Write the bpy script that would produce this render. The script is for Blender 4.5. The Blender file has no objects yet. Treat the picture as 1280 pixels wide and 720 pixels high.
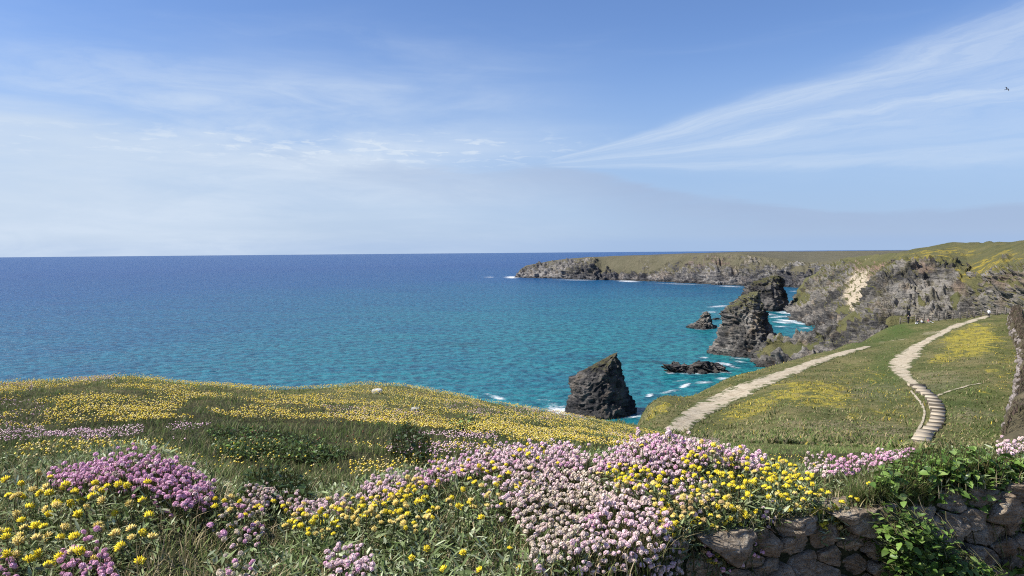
import bpy, math, random, time
import numpy as np
from mathutils import Matrix, Vector
T0 = time.time()
rng = np.random.default_rng(7)
random.seed(7)
SC = bpy.context.scene
COL = SC.collection
R = math.radians

# ------------------------------------------------------------------ camera
F = 930.0                     # focal length in pixels of a 1280 px wide picture
CAMZ = 65.0                   # metres above the sea
PITCH = math.atan(46.0 / F)
ROLL = math.atan(0.0081)
FWD = np.array([0, math.cos(PITCH), -math.sin(PITCH)])
UP0 = np.array([0, math.sin(PITCH), math.cos(PITCH)])
RT0 = np.array([1.0, 0, 0])
RGT = math.cos(ROLL) * RT0 - math.sin(ROLL) * UP0
UPV = math.cos(ROLL) * UP0 + math.sin(ROLL) * RT0
cam_d = bpy.data.cameras.new('camera')
cam_d.sensor_width = 36.0
cam_d.lens = 36.0 * F / 1280.0
cam_d.clip_start = 0.05
cam_d.clip_end = 120000
cam = bpy.data.objects.new('camera', cam_d)
COL.objects.link(cam)
cam.matrix_world = Matrix(((RGT[0], UPV[0], -FWD[0], 0), (RGT[1], UPV[1], -FWD[1], 0),
                           (RGT[2], UPV[2], -FWD[2], CAMZ), (0, 0, 0, 1)))
SC.camera = cam

# ------------------------------------------------------------------ light
SUN_AZ = R(-97)               # from the forward axis, negative = left
SUN_EL = R(48)
SUN_STR = 5.0
SKY_STR = 0.082
SC.view_settings.view_transform = 'Standard'
SC.view_settings.look = 'None'
SC.view_settings.exposure = 0.51
SC.view_settings.gamma = 1.0
SC.view_settings.use_curve_mapping = False
SC.cycles.max_bounces = 6
SC.cycles.diffuse_bounces = 3
SC.cycles.transparent_max_bounces = 8
SC.cycles.use_adaptive_sampling = True
SC.cycles.adaptive_threshold = 0.008
SC.cycles.use_denoising = False
SC.cycles.filter_width = 1.1
SC.cycles.sample_clamp_indirect = 4.0

sun_d = bpy.data.lights.new('sun', 'SUN')
sun_d.energy = SUN_STR
sun_d.angle = R(0.5)
sun_d.color = (1.0, 0.955, 0.88)
sun = bpy.data.objects.new('sun', sun_d)
COL.objects.link(sun)
sv = Vector((math.sin(SUN_AZ) * math.cos(SUN_EL), math.cos(SUN_AZ) * math.cos(SUN_EL), math.sin(SUN_EL)))
sun.rotation_euler = sv.to_track_quat('Z', 'Y').to_euler()
sun.location = (-40, 0, 120)


class NT:
    """small helper that strings nodes together"""
    def __init__(self, tree):
        self.t = tree
        self.t.nodes.clear()

    def n(self, kind, **kw):
        nd = self.t.nodes.new(kind)
        for k, v in kw.items():
            setattr(nd, k, v)
        return nd

    def put(self, sock, v):
        if isinstance(v, bpy.types.NodeSocket):
            self.t.links.new(v, sock)
        elif v is not None:
            if sock.type == 'RGBA' and len(v) == 3:
                v = (*v, 1)
            sock.default_value = v

    def m(self, op, a, b=None, c=None, clamp=False):
        nd = self.n('ShaderNodeMath', operation=op, use_clamp=clamp)
        self.put(nd.inputs[0], a)
        if b is not None: self.put(nd.inputs[1], b)
        if c is not None: self.put(nd.inputs[2], c)
        return nd.outputs[0]

    def ss(self, v, a, b, lo=0.0, hi=1.0):          # smoothstep a..b -> lo..hi
        nd = self.n('ShaderNodeMapRange', interpolation_type='SMOOTHSTEP')
        self.put(nd.inputs[0], v); self.put(nd.inputs[1], a); self.put(nd.inputs[2], b)
        self.put(nd.inputs[3], lo); self.put(nd.inputs[4], hi)
        return nd.outputs[0]

    def mix(self, f, a, b, blend='MIX'):
        nd = self.n('ShaderNodeMix', data_type='RGBA', blend_type=blend)
        self.put(nd.inputs[0], f); self.put(nd.inputs[6], a); self.put(nd.inputs[7], b)
        return nd.outputs[2]

    def xyz(self, x, y, z):
        nd = self.n('ShaderNodeCombineXYZ')
        self.put(nd.inputs[0], x); self.put(nd.inputs[1], y); self.put(nd.inputs[2], z)
        return nd.outputs[0]

    def sep(self, v):
        nd = self.n('ShaderNodeSeparateXYZ'); self.put(nd.inputs[0], v)
        return nd.outputs

    def mapping(self, v, scale=(1, 1, 1), rot=(0, 0, 0), loc=(0, 0, 0)):
        nd = self.n('ShaderNodeMapping')
        self.put(nd.inputs[0], v)
        nd.inputs[1].default_value = loc; nd.inputs[2].default_value = rot; nd.inputs[3].default_value = scale
        return nd.outputs[0]

    def noise(self, v, scale, detail=4, rough=0.55, dist=0.0):
        nd = self.n('ShaderNodeTexNoise')
        self.put(nd.inputs['Vector'], v)
        nd.inputs['Scale'].default_value = scale
        nd.inputs['Detail'].default_value = detail
        nd.inputs['Roughness'].default_value = rough
        nd.inputs['Distortion'].default_value = dist
        return nd.outputs[0]

    def ramp(self, f, stops):
        nd = self.n('ShaderNodeValToRGB')
        self.put(nd.inputs[0], f)
        el = nd.color_ramp.elements
        while len(el) < len(stops): el.new(0.5)
        for e, (p, c) in zip(el, stops):
            e.position = p
            e.color = (*c, 1) if len(c) == 3 else c
        return nd.outputs[0]

    def attr(self, name):
        nd = self.n('ShaderNodeAttribute', attribute_name=name)
        return nd

    def pos(self):
        return self.n('ShaderNodeNewGeometry').outputs['Position']


# ------------------------------------------------------------------ sky
w = bpy.data.worlds.new('World')
SC.world = w
w.use_nodes = True
k = NT(w.node_tree)
sky = k.n('ShaderNodeTexSky', sky_type='NISHITA', sun_disc=False)
sky.sun_elevation = SUN_EL
sky.sun_rotation = SUN_AZ
sky.altitude = 60
sky.air_density = 1.0
sky.dust_density = 0.6
sky.ozone_density = 2.5
d = k.n('ShaderNodeTexCoord').outputs['Generated']
dx, dy, dz = k.sep(d)
hl = k.m('SQRT', k.m('ADD', k.m('MULTIPLY', dx, dx), k.m('MULTIPLY', dy, dy)))
el = k.m('DIVIDE', dz, k.m('MAXIMUM', hl, 0.001))
az = k.m('ARCTAN2', dx, dy)
zz_ = k.m('ADD', k.m('MAXIMUM', dz, 0.0), 0.04)
plane = k.xyz(k.m('DIVIDE', dx, zz_), k.m('DIVIDE', dy, zz_), 0.0)
dsp0 = k.xyz(az, el, 0.0)
n_big = k.noise(k.mapping(plane, (1, 1, 1), (0, 0, 0), (3, 1, 0)), 0.35, 5, 0.55)
n_str = k.noise(k.mapping(dsp0, (2.6, 15.0, 1), (0, 0, R(-22)), (2.3, 0.4, 0)), 1.0, 8, 0.60, 0.5)
dsp_ = k.xyz(az, k.m('MULTIPLY', el, 1.6), 0.0)
n_str2 = k.noise(k.mapping(dsp_, (2.2, 9.0, 1), (0, 0, R(28)), (9.3, 4.4, 0)), 1.0, 7, 0.58, 0.5)
n_soft = k.noise(k.mapping(dsp_, (2.0, 5.0, 1), (0, 0, R(-6)), (1.3, 2.4, 0)), 1.0, 5, 0.5, 0.3)
n_cell = k.noise(k.mapping(plane, (1.0, 0.8, 1), (0, 0, R(-20))), 4.5, 4, 0.6, 0.4)
n_band = k.noise(k.mapping(dsp0, (3.5, 22.0, 1), (0, 0, R(4)), (1, 7, 0)), 1.0, 8, 0.62, 0.5)
nb = k.m('SUBTRACT', n_big, 0.5)
nd_ = k.m('SUBTRACT', n_band, 0.5)
# low veil: a thin sheet whose upper edge falls from left to right
edge = k.n('ShaderNodeFloatCurve')
k.put(edge.inputs['Value'], k.ss(az, -0.9, 0.9))
mr = k.n('ShaderNodeMapRange'); k.put(mr.inputs[0], az)
mr.inputs[1].default_value = -0.9; mr.inputs[2].default_value = 0.9
k.put(edge.inputs['Value'], mr.outputs[0])
cv = edge.mapping.curves[0]
pts = [(0.0, 0.19), (0.25, 0.165), (0.38, 0.128), (0.45, 0.112), (0.54, 0.112), (0.62, 0.075), (0.70, 0.052), (0.85, 0.045), (1.0, 0.045)]
cv.points[0].location = pts[0]; cv.points[1].location = pts[-1]
for p_ in pts[1:-1]: cv.points.new(*p_)
edge.mapping.update()
e_edge = k.m('ADD', edge.outputs[0], k.m('MULTIPLY', nd_, 0.045))
veil = k.ss(k.m('SUBTRACT', e_edge, el), -0.010, 0.035)
veil = k.m('MULTIPLY', veil, k.m('ADD', 0.62, k.m('MULTIPLY', nd_, 1.1)), clamp=True)
# left cirrus: feathery, with a mackerel grain in places
leftmask = k.m('MULTIPLY', k.ss(az, 0.22, -0.30), k.ss(k.m('ADD', el, k.m('MULTIPLY', nb, 0.22)), 0.33, 0.10))
n_wisp = k.noise(k.mapping(dsp0, (7.0, 26.0, 1), (0, 0, R(34)), (3.3, 8.4, 0)), 1.0, 9, 0.66, 1.0)
left = k.m('MULTIPLY', leftmask, k.m('ADD', k.m('MULTIPLY', k.ss(n_str2, 0.36, 0.66, 0.0, 0.7), k.ss(n_wisp, 0.30, 0.65, 0.35, 1.0)), k.ss(n_soft, 0.35, 0.65, 0.05, 0.5)))
midm = k.m('MULTIPLY', k.ss(k.m('ABSOLUTE', k.m('ADD', az, 0.10)), 0.34, 0.05), k.ss(k.m('ABSOLUTE', k.m('SUBTRACT', el, 0.15)), 0.06, 0.0))
grain = k.m('MULTIPLY', k.m('MULTIPLY', k.ss(az, 0.2, -0.05), k.ss(k.m('ABSOLUTE', k.m('SUBTRACT', el, 0.135)), 0.035, 0.0)), k.ss(n_cell, 0.52, 0.66))
# right fan of cirrus running up from the middle
fx = k.m('SUBTRACT', az, 0.01); fy = k.m('SUBTRACT', el, 0.112)
phi = k.m('ARCTAN2', fy, k.m('MAXIMUM', fx, 0.001)); frr = k.m('SQRT', k.m('ADD', k.m('MULTIPLY', fx, fx), k.m('MULTIPLY', fy, fy)))
phi = k.m('ADD', phi, k.m('MULTIPLY', k.m('SUBTRACT', n_str, 0.5), 0.10))
n_ray = k.noise(k.xyz(k.m('MULTIPLY', phi, 16.0), k.m('MULTIPLY', frr, 2.2), 3.3), 1.0, 7, 0.62, 0.3)
n_fil = k.noise(k.xyz(k.m('MULTIPLY', phi, 60.0), k.m('MULTIPLY', frr, 9.0), 7.1), 1.0, 6, 0.65, 0.6)
def lobe(c, w_, s_): return k.m('MULTIPLY', k.ss(k.m('ABSOLUTE', k.m('SUBTRACT', phi, c)), w_, w_ * 0.15), s_)
fan = k.m('MAXIMUM', k.m('MAXIMUM', lobe(0.205, 0.085, 0.75), lobe(0.10, 0.055, 0.95)), k.m('MAXIMUM', lobe(-0.01, 0.045, 0.55), lobe(0.11, 0.21, 0.50)))
fan = k.m('MULTIPLY', fan, k.ss(n_ray, 0.28, 0.62, 0.45, 1.0))
fan = k.m('MULTIPLY', fan, k.ss(n_fil, 0.25, 0.65, 0.62, 1.0))
fan = k.m('MULTIPLY', fan, k.m('MULTIPLY', k.ss(fx, 0.0, 0.07), k.ss(frr, 1.1, 0.6)))
# elsewhere in the sky: the same thin cirrus, sparse
rest = k.m('MULTIPLY', k.ss(n_str2, 0.55, 0.85), 0.12)
cir = k.m('ADD', k.m('MULTIPLY', left, 0.85), k.m('MULTIPLY', midm, k.m('MULTIPLY', k.ss(n_str, 0.3, 0.75), 0.45)))
cir = k.m('ADD', cir, k.m('MULTIPLY', grain, 0.48))
cir = k.m('MAXIMUM', cir, k.m('MULTIPLY', fan, 0.80))
cir = k.m('ADD', cir, rest, clamp=True)
low = k.ss(el, 0.30, 0.0)                                # pale air toward the horizon
tint = k.mix(1.0, sky.outputs[0], (0.86, 1.00, 1.30), 'MULTIPLY')
base = k.mix(k.m('MULTIPLY', low, 0.85), tint, (3.2, 4.5, 6.75))
c1 = k.mix(k.m('MULTIPLY', veil, 0.42), base, (4.5, 5.6, 7.1))
c1 = k.mix(k.m('MULTIPLY', k.m('MULTIPLY', veil, k.ss(az, 0.1, -0.6)), 0.70), c1, (5.8, 6.6, 7.5))
bandm = k.m('MULTIPLY', k.ss(k.m('SUBTRACT', e_edge, el), -0.004, 0.008), k.ss(k.m('SUBTRACT', e_edge, el), 0.07, 0.015))
bandm = k.m('MULTIPLY', bandm, k.m('MULTIPLY', k.ss(az, -0.45, -0.1), k.ss(n_band, 0.25, 0.6, 0.45, 1.0)))
c1 = k.mix(k.m('MULTIPLY', bandm, 0.75), c1, (3.25, 4.2, 6.0))
c1 = k.mix(k.m('MULTIPLY', k.ss(el, 0.022, 0.008), 0.40), c1, (2.9, 4.2, 6.6))
c2_ = k.mix(cir, c1, (5.7, 6.6, 7.8))
bg = k.n('ShaderNodeBackground')
k.put(bg.inputs[0], c2_)
bg.inputs[1].default_value = SKY_STR
out = k.n('ShaderNodeOutputWorld')
k.t.links.new(bg.outputs[0], out.inputs[0])

# ------------------------------------------------------------------ pixel <-> world
C0 = np.array([0, 0, CAMZ])

def hor(px): return 319.18 - 0.0081 * np.asarray(px, float)

def pdir(px, py):
    px = np.asarray(px, float); py = np.asarray(py, float)
    a = ((px - 640) / F)[..., None]; b = ((py - 360) / F)[..., None]
    return FWD + a * RGT - b * UPV

def P(px, py, D):                       # the point at forward distance D
    v = pdir(px, py)
    return C0 + v * (np.asarray(D, float) / v[..., 1])[..., None]

def PS(px, py, z=0.0):                  # the point on the sea
    v = pdir(px, py)
    return C0 + v * ((z - CAMZ) / v[..., 2])[..., None]

def proj(p):
    q = p - C0
    dd = q @ FWD
    dd = np.where(dd < 1e-3, 1e-3, dd)
    return 640 + F * (q @ RGT) / dd, 360 - F * (q @ UPV) / dd

# ------------------------------------------------------------------ noise
_perm = rng.permutation(256).astype(np.int64)
_perm = np.concatenate([_perm, _perm])
_gr = rng.normal(size=(256, 3)); _gr /= np.linalg.norm(_gr, axis=1)[:, None]

def pnoise(p):
    i = np.floor(p).astype(np.int64); f = p - i
    u = f * f * f * (f * (f * 6 - 15) + 10)
    i &= 255
    r = np.zeros(p.shape[:-1])
    for a in (0, 1):
        for b in (0, 1):
            for c in (0, 1):
                h = _perm[(_perm[(_perm[(i[..., 0] + a) & 255] + i[..., 1] + b) & 255] + i[..., 2] + c) & 255]
                g = _gr[h]
                dt = g[..., 0] * (f[..., 0] - a) + g[..., 1] * (f[..., 1] - b) + g[..., 2] * (f[..., 2] - c)
                wt = (u[..., 0] if a else 1 - u[..., 0]) * (u[..., 1] if b else 1 - u[..., 1]) * (u[..., 2] if c else 1 - u[..., 2])
                r += dt * wt
    return r * 1.5

def fbm(p, o=4, g=0.5):
    r = 0; a = 1.0
    for _ in range(o):
        r = r + a * pnoise(p); p = p * 2.03 + 17.3; a *= g
    return r

def ridged(p, o=4, g=0.5):
    r = 0; a = 1.0
    for _ in range(o):
        r = r + a * (1 - 2 * np.abs(pnoise(p))); p = p * 2.07 + 9.1; a *= g
    return r

def sstep(x, a, b):
    t = np.clip((x - a) / (b - a), 0, 1)
    return t * t * (3 - 2 * t)

# ------------------------------------------------------------------ mesh helpers
def raw_mesh(name, V, faces, attrs=None, smooth=True, mats=(), midx=None):
    V = np.ascontiguousarray(V, np.float32).reshape(-1, 3)
    me = bpy.data.meshes.new(name)
    me.vertices.add(len(V)); me.vertices.foreach_set('co', V.ravel())
    if isinstance(faces, np.ndarray):
        nf, s = faces.shape
        me.loops.add(nf * s); me.loops.foreach_set('vertex_index', faces.astype(np.int32).ravel())
        me.polygons.add(nf); me.polygons.foreach_set('loop_start', np.arange(0, nf * s, s, dtype=np.int32))
    else:
        tot = [len(f) for f in faces]
        me.loops.add(sum(tot)); me.loops.foreach_set('vertex_index', np.array([i for f in faces for i in f], np.int32))
        me.polygons.add(len(faces)); me.polygons.foreach_set('loop_start', np.concatenate([[0], np.cumsum(tot)[:-1]]).astype(np.int32))
        nf = len(faces)
    if smooth: me.polygons.foreach_set('use_smooth', np.ones(nf, bool))
    for m_ in mats: me.materials.append(m_)
    if midx is not None: me.polygons.foreach_set('material_index', np.asarray(midx, np.int32))
    me.update(calc_edges=True)
    for k_, v in (attrs or {}).items():
        v = np.asarray(v, np.float32)
        if v.ndim == 1:
            me.attributes.new(k_, 'FLOAT', 'POINT').data.foreach_set('value', v)
        else:
            at = me.attributes.new(k_, 'FLOAT_COLOR', 'POINT')
            at.data.foreach_set('color', np.concatenate([v, np.ones((len(v), 1), np.float32)], 1).ravel())
    return me

def link(name, me, parent=None, label=None, cat=None, group=None, kind=None, loc=None):
    o = bpy.data.objects.new(name, me)
    COL.objects.link(o)
    if parent is not None: o.parent = parent
    if label: o['label'] = label
    if cat: o['category'] = cat
    if group: o['group'] = group
    if kind: o['kind'] = kind
    if loc is not None: o.location = loc
    return o

def grid_faces(nu, nv, wrap=False):
    a = np.arange(nu * nv).reshape(nu, nv)
    if wrap: a = np.concatenate([a, a[:, :1]], 1)
    return np.stack([a[:-1, :-1], a[1:, :-1], a[1:, 1:], a[:-1, 1:]], -1).reshape(-1, 4)

# ------------------------------------------------------------------ materials
def mat(name):
    m_ = bpy.data.materials.new(name)
    m_.use_nodes = True
    return m_, NT(m_.node_tree)

def finish(k, color, rough=0.8, bump=None, bstr=0.3, bdist=0.1, spec=0.3, transl=0.0):
    b = k.n('ShaderNodeBsdfPrincipled')
    k.put(b.inputs['Base Color'], color)
    k.put(b.inputs['Roughness'], rough)
    b.inputs['Specular IOR Level'].default_value = spec
    if bump is not None:
        bn = k.n('ShaderNodeBump')
        bn.inputs['Strength'].default_value = bstr
        bn.inputs['Distance'].default_value = bdist
        k.put(bn.inputs['Height'], bump)
        k.put(b.inputs['Normal'], bn.outputs[0])
    o = k.n('ShaderNodeOutputMaterial')
    s = b.outputs[0]
    if transl > 0:
        tr = k.n('ShaderNodeBsdfTranslucent'); k.put(tr.inputs[0], color)
        mx = k.n('ShaderNodeMixShader'); mx.inputs[0].default_value = transl
        k.t.links.new(s, mx.inputs[1]); k.t.links.new(tr.outputs[0], mx.inputs[2]); s = mx.outputs[0]
    k.t.links.new(s, o.inputs[0])
    return b

def simple(name, col, rough=0.7, spec=0.3, transl=0.0, var=0.15, scale=30):
    m_, k = mat(name)
    oi = k.n('ShaderNodeObjectInfo').outputs['Random']
    nz = k.noise(k.pos(), scale, 3)
    f = k.m('ADD', k.m('MULTIPLY', k.m('SUBTRACT', nz, 0.5), var * 2), k.m('MULTIPLY', k.m('SUBTRACT', oi, 0.5), var * 2))
    hi = tuple(min(1, c * (1 + 1.6 * 1)) for c in col)
    c = k.mix(k.m('ADD', 0.5, f, clamp=True), tuple(c * 0.6 for c in col), tuple(min(1, c * 1.4) for c in col))
    finish(k, c, rough, spec=spec, transl=transl)
    return m_

def vcol(name, rough=0.7, spec=0.25, transl=0.25):
    m_, k = mat(name)
    c = k.attr('Col').outputs['Color']
    nz = k.noise(k.pos(), 60, 2)
    c = k.mix(k.ss(nz, 0.3, 0.7, 0.0, 0.35), c, k.mix(1.0, c, (1.35, 1.3, 1.2), 'MULTIPLY'))
    finish(k, c, rough, spec=spec, transl=transl)
    return m_

def rock_mat(name, dark, light, brown, strata_rot, unit=1.0, grasscol=((0.075, 0.085, 0.028), (0.15, 0.13, 0.05)), wet=3.5):
    m_, k = mat(name)
    p = k.pos()
    st = k.noise(k.mapping(p, (0.10 / unit, 0.10 / unit, 0.75 / unit), strata_rot), 1.0, 7, 0.65, 0.7)
    n1 = k.noise(p, 0.045 / unit, 5, 0.6)
    n2 = k.noise(p, 0.45 / unit, 5, 0.68)
    n3 = k.noise(p, 1.6 / unit, 3, 0.6)
    tone = k.attr('tone').outputs['Fac']
    f = k.m('ADD', k.m('MULTIPLY', st, 0.58), k.m('ADD', k.m('MULTIPLY', n2, 0.34), k.m('MULTIPLY', n1, 0.28)))
    f = k.m('ADD', f, k.m('MULTIPLY', k.m('SUBTRACT', tone, 0.5), 0.35))
    f = k.m('ADD', k.m('MULTIPLY', k.m('SUBTRACT', f, 0.60), 1.5), 0.585)
    c = k.ramp(f, [(0.42, dark), (0.56, tuple((a + b) * 0.42 for a, b in zip(dark, light))), (0.70, light), (0.90, tuple(min(1, a * 1.2) for a in light))])
    c = k.mix(k.ss(k.noise(p, 0.09 / unit, 4, 0.6), 0.5, 0.68, 0, 0.6), c, k.mix(1.0, c, brown, 'MULTIPLY'))
    olive = k.m('MULTIPLY', k.ss(k.noise(p, 0.16 / unit, 5, 0.7), 0.50, 0.62), k.ss(k.sep(p)[2], 8, 26))
    c = k.mix(k.m('MULTIPLY', olive, 0.55), c, (0.115, 0.102, 0.052))
    scar = k.m('MULTIPLY', k.attr('scar').outputs['Fac'], k.ss(n2, 0.10, 0.42), clamp=True)
    c = k.mix(scar, c, k.ramp(n2, [(0.25, (0.36, 0.29, 0.20)), (0.75, (0.52, 0.44, 0.33))]))
    red = k.m('MULTIPLY', k.attr('red').outputs['Fac'], k.ss(n2, 0.25, 0.55), clamp=True)
    c = k.mix(red, c, k.ramp(n2, [(0.25, (0.15, 0.095, 0.065)), (0.75, (0.30, 0.21, 0.15))]))
    g = k.attr('grass').outputs['Fac']
    gm = k.ss(k.m('ADD', g, k.m('MULTIPLY', k.m('SUBTRACT', n2, 0.5), 1.0)), 0.40, 0.62)
    gn = k.noise(p, 0.06 / unit, 6, 0.65)
    gcol = k.ramp(gn, [(0.30, grasscol[0]), (0.55, tuple((a + b) / 2 for a, b in zip(*grasscol))), (0.75, grasscol[1])])
    gcol = k.mix(k.ss(n3, 0.35, 0.7, 0, 0.5), gcol, (0.045, 0.055, 0.02))
    ye = k.m('MULTIPLY', k.attr('yel').outputs['Fac'], k.ss(k.noise(p, 0.22 / unit, 4, 0.7), 0.46, 0.62))
    gcol = k.mix(ye, gcol, (0.33, 0.25, 0.03))
    c = k.mix(gm, c, gcol)
    z = k.sep(p)[2]
    wetf = k.ss(k.m('ADD', z, k.m('MULTIPLY', n2, 3.0)), wet + 1.5, wet - 1.0)
    c = k.mix(k.m('MULTIPLY', wetf, 0.70), c, (0.022, 0.021, 0.02))
    h = k.m('ADD', k.m('MULTIPLY', st, 1.0), k.m('ADD', n2, k.m('MULTIPLY', n3, 0.5)))
    finish(k, c, k.ss(wetf, 0, 1, 0.88, 0.45), h, 1.0, 1.1 * unit, 0.25)
    return m_

SROT = (R(25), R(-22), 0)
ROCK = rock_mat('slate_cliff', (0.040, 0.039, 0.039), (0.205, 0.188, 0.165), (1.15, 0.92, 0.66), SROT, 1.0, ((0.085, 0.088, 0.032), (0.17, 0.145, 0.06)))
ROCKD = rock_mat('dark_slate', (0.018, 0.018, 0.020), (0.125, 0.115, 0.105), (1.1, 0.85, 0.6), (R(10), R(15), 0), 0.8, ((0.05, 0.05, 0.02), (0.10, 0.085, 0.035)))
ROCKF = rock_mat('far_slate', (0.045, 0.045, 0.052), (0.24, 0.225, 0.21), (1.1, 0.92, 0.75), SROT, 2.2, ((0.105, 0.094, 0.058), (0.170, 0.146, 0.095)), 5)

# ------------------------------------------------------------------ sea
def shore_dist(k, p, cx, cy, sx, sy):
    x, y, z = k.sep(p)
    a = k.m('DIVIDE', k.m('SUBTRACT', x, cx), sx); b = k.m('DIVIDE', k.m('SUBTRACT', y, cy), sy)
    return k.m('SQRT', k.m('ADD', k.m('MULTIPLY', a, a), k.m('MULTIPLY', b, b)))

m_, k = mat('sea_water')
p = k.pos()
dist = shore_dist(k, p, 260, 380, 1.0, 1.35)
wv = k.noise(k.mapping(p, (1, 1, 1)), 0.004, 4, 0.6)
dist = k.m('ADD', dist, k.m('MULTIPLY', k.m('SUBTRACT', wv, 0.5), 420))
mrn = k.n('ShaderNodeMapRange'); k.put(mrn.inputs[0], dist)
mrn.inputs[1].default_value = 0; mrn.inputs[2].default_value = 3000
deep = k.ramp(mrn.outputs[0], [(0.0, (0.018, 0.205, 0.205)), (0.085, (0.014, 0.172, 0.205)), (0.19, (0.011, 0.122, 0.205)), (0.36, (0.010, 0.085, 0.215)), (0.75, (0.014, 0.072, 0.215)), (1.0, (0.018, 0.080, 0.225))])
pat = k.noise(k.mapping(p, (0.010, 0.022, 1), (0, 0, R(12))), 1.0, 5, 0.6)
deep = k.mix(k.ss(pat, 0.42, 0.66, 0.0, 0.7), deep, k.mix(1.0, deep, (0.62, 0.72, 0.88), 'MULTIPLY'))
weed = k.noise(p, 0.013, 5, 0.6)
deep = k.mix(k.m('MULTIPLY', k.ss(weed, 0.58, 0.68), k.ss(dist, 420, 150)), deep, (0.008, 0.085, 0.10))
w1 = k.noise(k.mapping(p, (0.075, 0.15, 0.1), (0, 0, R(-10))), 1.0, 5, 0.60, 0.4)
w2 = k.noise(k.mapping(p, (0.28, 0.6, 0.3), (0, 0, R(20))), 1.0, 3, 0.6, 0.3)
hgt = k.m('ADD', k.m('MULTIPLY', w1, 4.2), k.m('MULTIPLY', w2, 1.0))
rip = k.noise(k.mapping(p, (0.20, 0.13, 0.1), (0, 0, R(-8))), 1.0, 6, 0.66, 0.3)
deep = k.mix(k.ss(rip, 0.36, 0.62), k.mix(1.0, deep, (0.26, 0.40, 0.50), 'MULTIPLY'), k.mix(1.0, deep, (1.20, 1.08, 1.02), 'MULTIPLY'))  # light and dark of the wave facets, painted into the water colour
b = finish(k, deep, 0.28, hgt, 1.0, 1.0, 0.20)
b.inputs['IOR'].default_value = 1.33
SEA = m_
nr, na = 40, 128
rad = np.concatenate([[0], np.geomspace(60, 29000, nr)])
an = np.linspace(0, 2 * np.pi, na, endpoint=False)
V = np.stack([np.outer(rad, np.cos(an)), np.outer(rad, np.sin(an)) + 200, np.zeros((nr + 1, na))], -1)
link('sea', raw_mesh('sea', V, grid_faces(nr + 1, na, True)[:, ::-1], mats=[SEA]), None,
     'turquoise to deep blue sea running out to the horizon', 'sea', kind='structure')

# ------------------------------------------------------------------ ground sheet (meadow and hollow)
def zc(px, py, D): return -(py - float(hor(px))) / F * D

def wall_y(u):
    u = np.asarray(u, float)
    return 1.921 / (1 - 0.38 * u) - 0.15 * np.clip(np.minimum((u + .35) / .25, (.245 - u) / .06), 0, 1)

ctl = []      # (px, D, z below the eye)
def ctl_px(px, lst):
    for D, py in lst: ctl.append((px, D, zc(px, py, D)))
for px in range(-500, 1901, 100):
    u = (px - 640) / F
    if u < 1.5: ctl.append((px, max(1.2, float(wall_y(u))), -0.83))
for px, z in ((-400, -.9), (-150, -.9), (0, -.90), (90, -.86), (180, -.77), (240, -.87), (300, -.96), (400, -.985), (480, -.935), (560, -.905), (640, -.88), (740, -.885),
              (830, -.815), (880, -.84), (930, -.88), (1000, -.96), (1100, -.945), (1200, -.90), (1280, -.92), (1500, -.92)):
    ctl.append((px, 2.85 + 0.25 * (px - 640) / 640, z))
left = {-400: (6, 560, 9, 520, 15, 482), -150: (6, 560, 9, 520, 15, 480), 0: (4.5, 578, 6, 560, 9, 520, 14, 482), 150: (4.5, 570, 6, 553, 9, 515, 15, 475), 300: (4, 606, 6, 558, 9, 527, 15, 488),
        450: (4, 608, 6, 566, 9, 536, 13, 505, 18, 483), 600: (4.5, 592, 7, 557, 12, 526, 19, 504), 700: (5, 584, 10, 547, 20, 521)}
for px, l in left.items():
    ctl_px(px, [(l[i], l[i + 1]) for i in range(0, len(l), 2)])
    Db, yb = l[-2:]
    ctl_px(px, [(Db * 1.25, yb + 22), (Db * 1.7, yb + 110), (Db * 2.6, yb + 300), (80, 980), (130, 800), (250, 560)])
ctl_px(750, [(5, 588), (10, 552), (21, 528), (28, 545), (35, 580), (60, 640), (90, 800), (140, 760), (250, 560)])
ctl_px(800, [(5, 592), (10, 560), (22, 535), (35, 556), (55, 553), (70, 533), (78, 526), (88, 548), (110, 680), (150, 720), (250, 560)])
ctl_px(850, [(5, 592), (12, 565), (22, 549), (35, 553), (55, 546), (75, 513), (86, 497), (96, 520), (125, 670), (160, 700), (250, 560)])
ctl_px(900, [(5, 594), (12, 566), (30, 553), (45, 549), (60, 531), (80, 503), (100, 478), (110, 492), (140, 610), (180, 640), (260, 545)])
ctl_px(950, [(5, 596), (12, 568), (28, 556), (45, 546), (60, 524), (80, 493), (100, 470), (110, 462), (121, 480), (150, 590), (200, 600), (260, 545)])
ctl_px(1000, [(5, 598), (10, 574), (25, 559), (42, 545), (60, 515), (85, 479), (105, 461), (122, 449), (134, 468), (170, 560), (260, 545)])
ctl_px(1050, [(5, 596), (10, 574), (25, 561), (42, 548), (60, 517), (85, 478), (110, 453), (140, 437), (153, 455), (190, 540), (270, 540)])
ctl_px(1100, [(5, 594), (10, 574), (25, 563), (45, 549), (60, 520), (85, 478), (110, 448), (135, 430), (150, 420), (160, 415), (174, 432), (210, 520), (280, 535)])
ctl_px(1200, [(5, 594), (10, 577), (25, 566), (45, 552), (60, 516), (85, 466), (110, 435), (135, 411), (152, 402), (162, 398), (176, 415), (220, 500), (280, 520)])
for px in (1290, 1420, 1600, 1850):
    s = (px - 1290) * 0.02
    ctl_px(px, [(5, 594), (10, 577), (25, 563), (45, 550), (60, 515), (85, 462), (110, 430 - s), (140, 398 - s), (162, 388 - s), (180, 400), (220, 490), (280, 510)])
ctl = np.array(ctl)
cu = np.stack([(ctl[:, 0] - 640) / F * 2.2, np.log(ctl[:, 1])], 1)
cs = ctl[:, 2] / ctl[:, 1]

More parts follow.
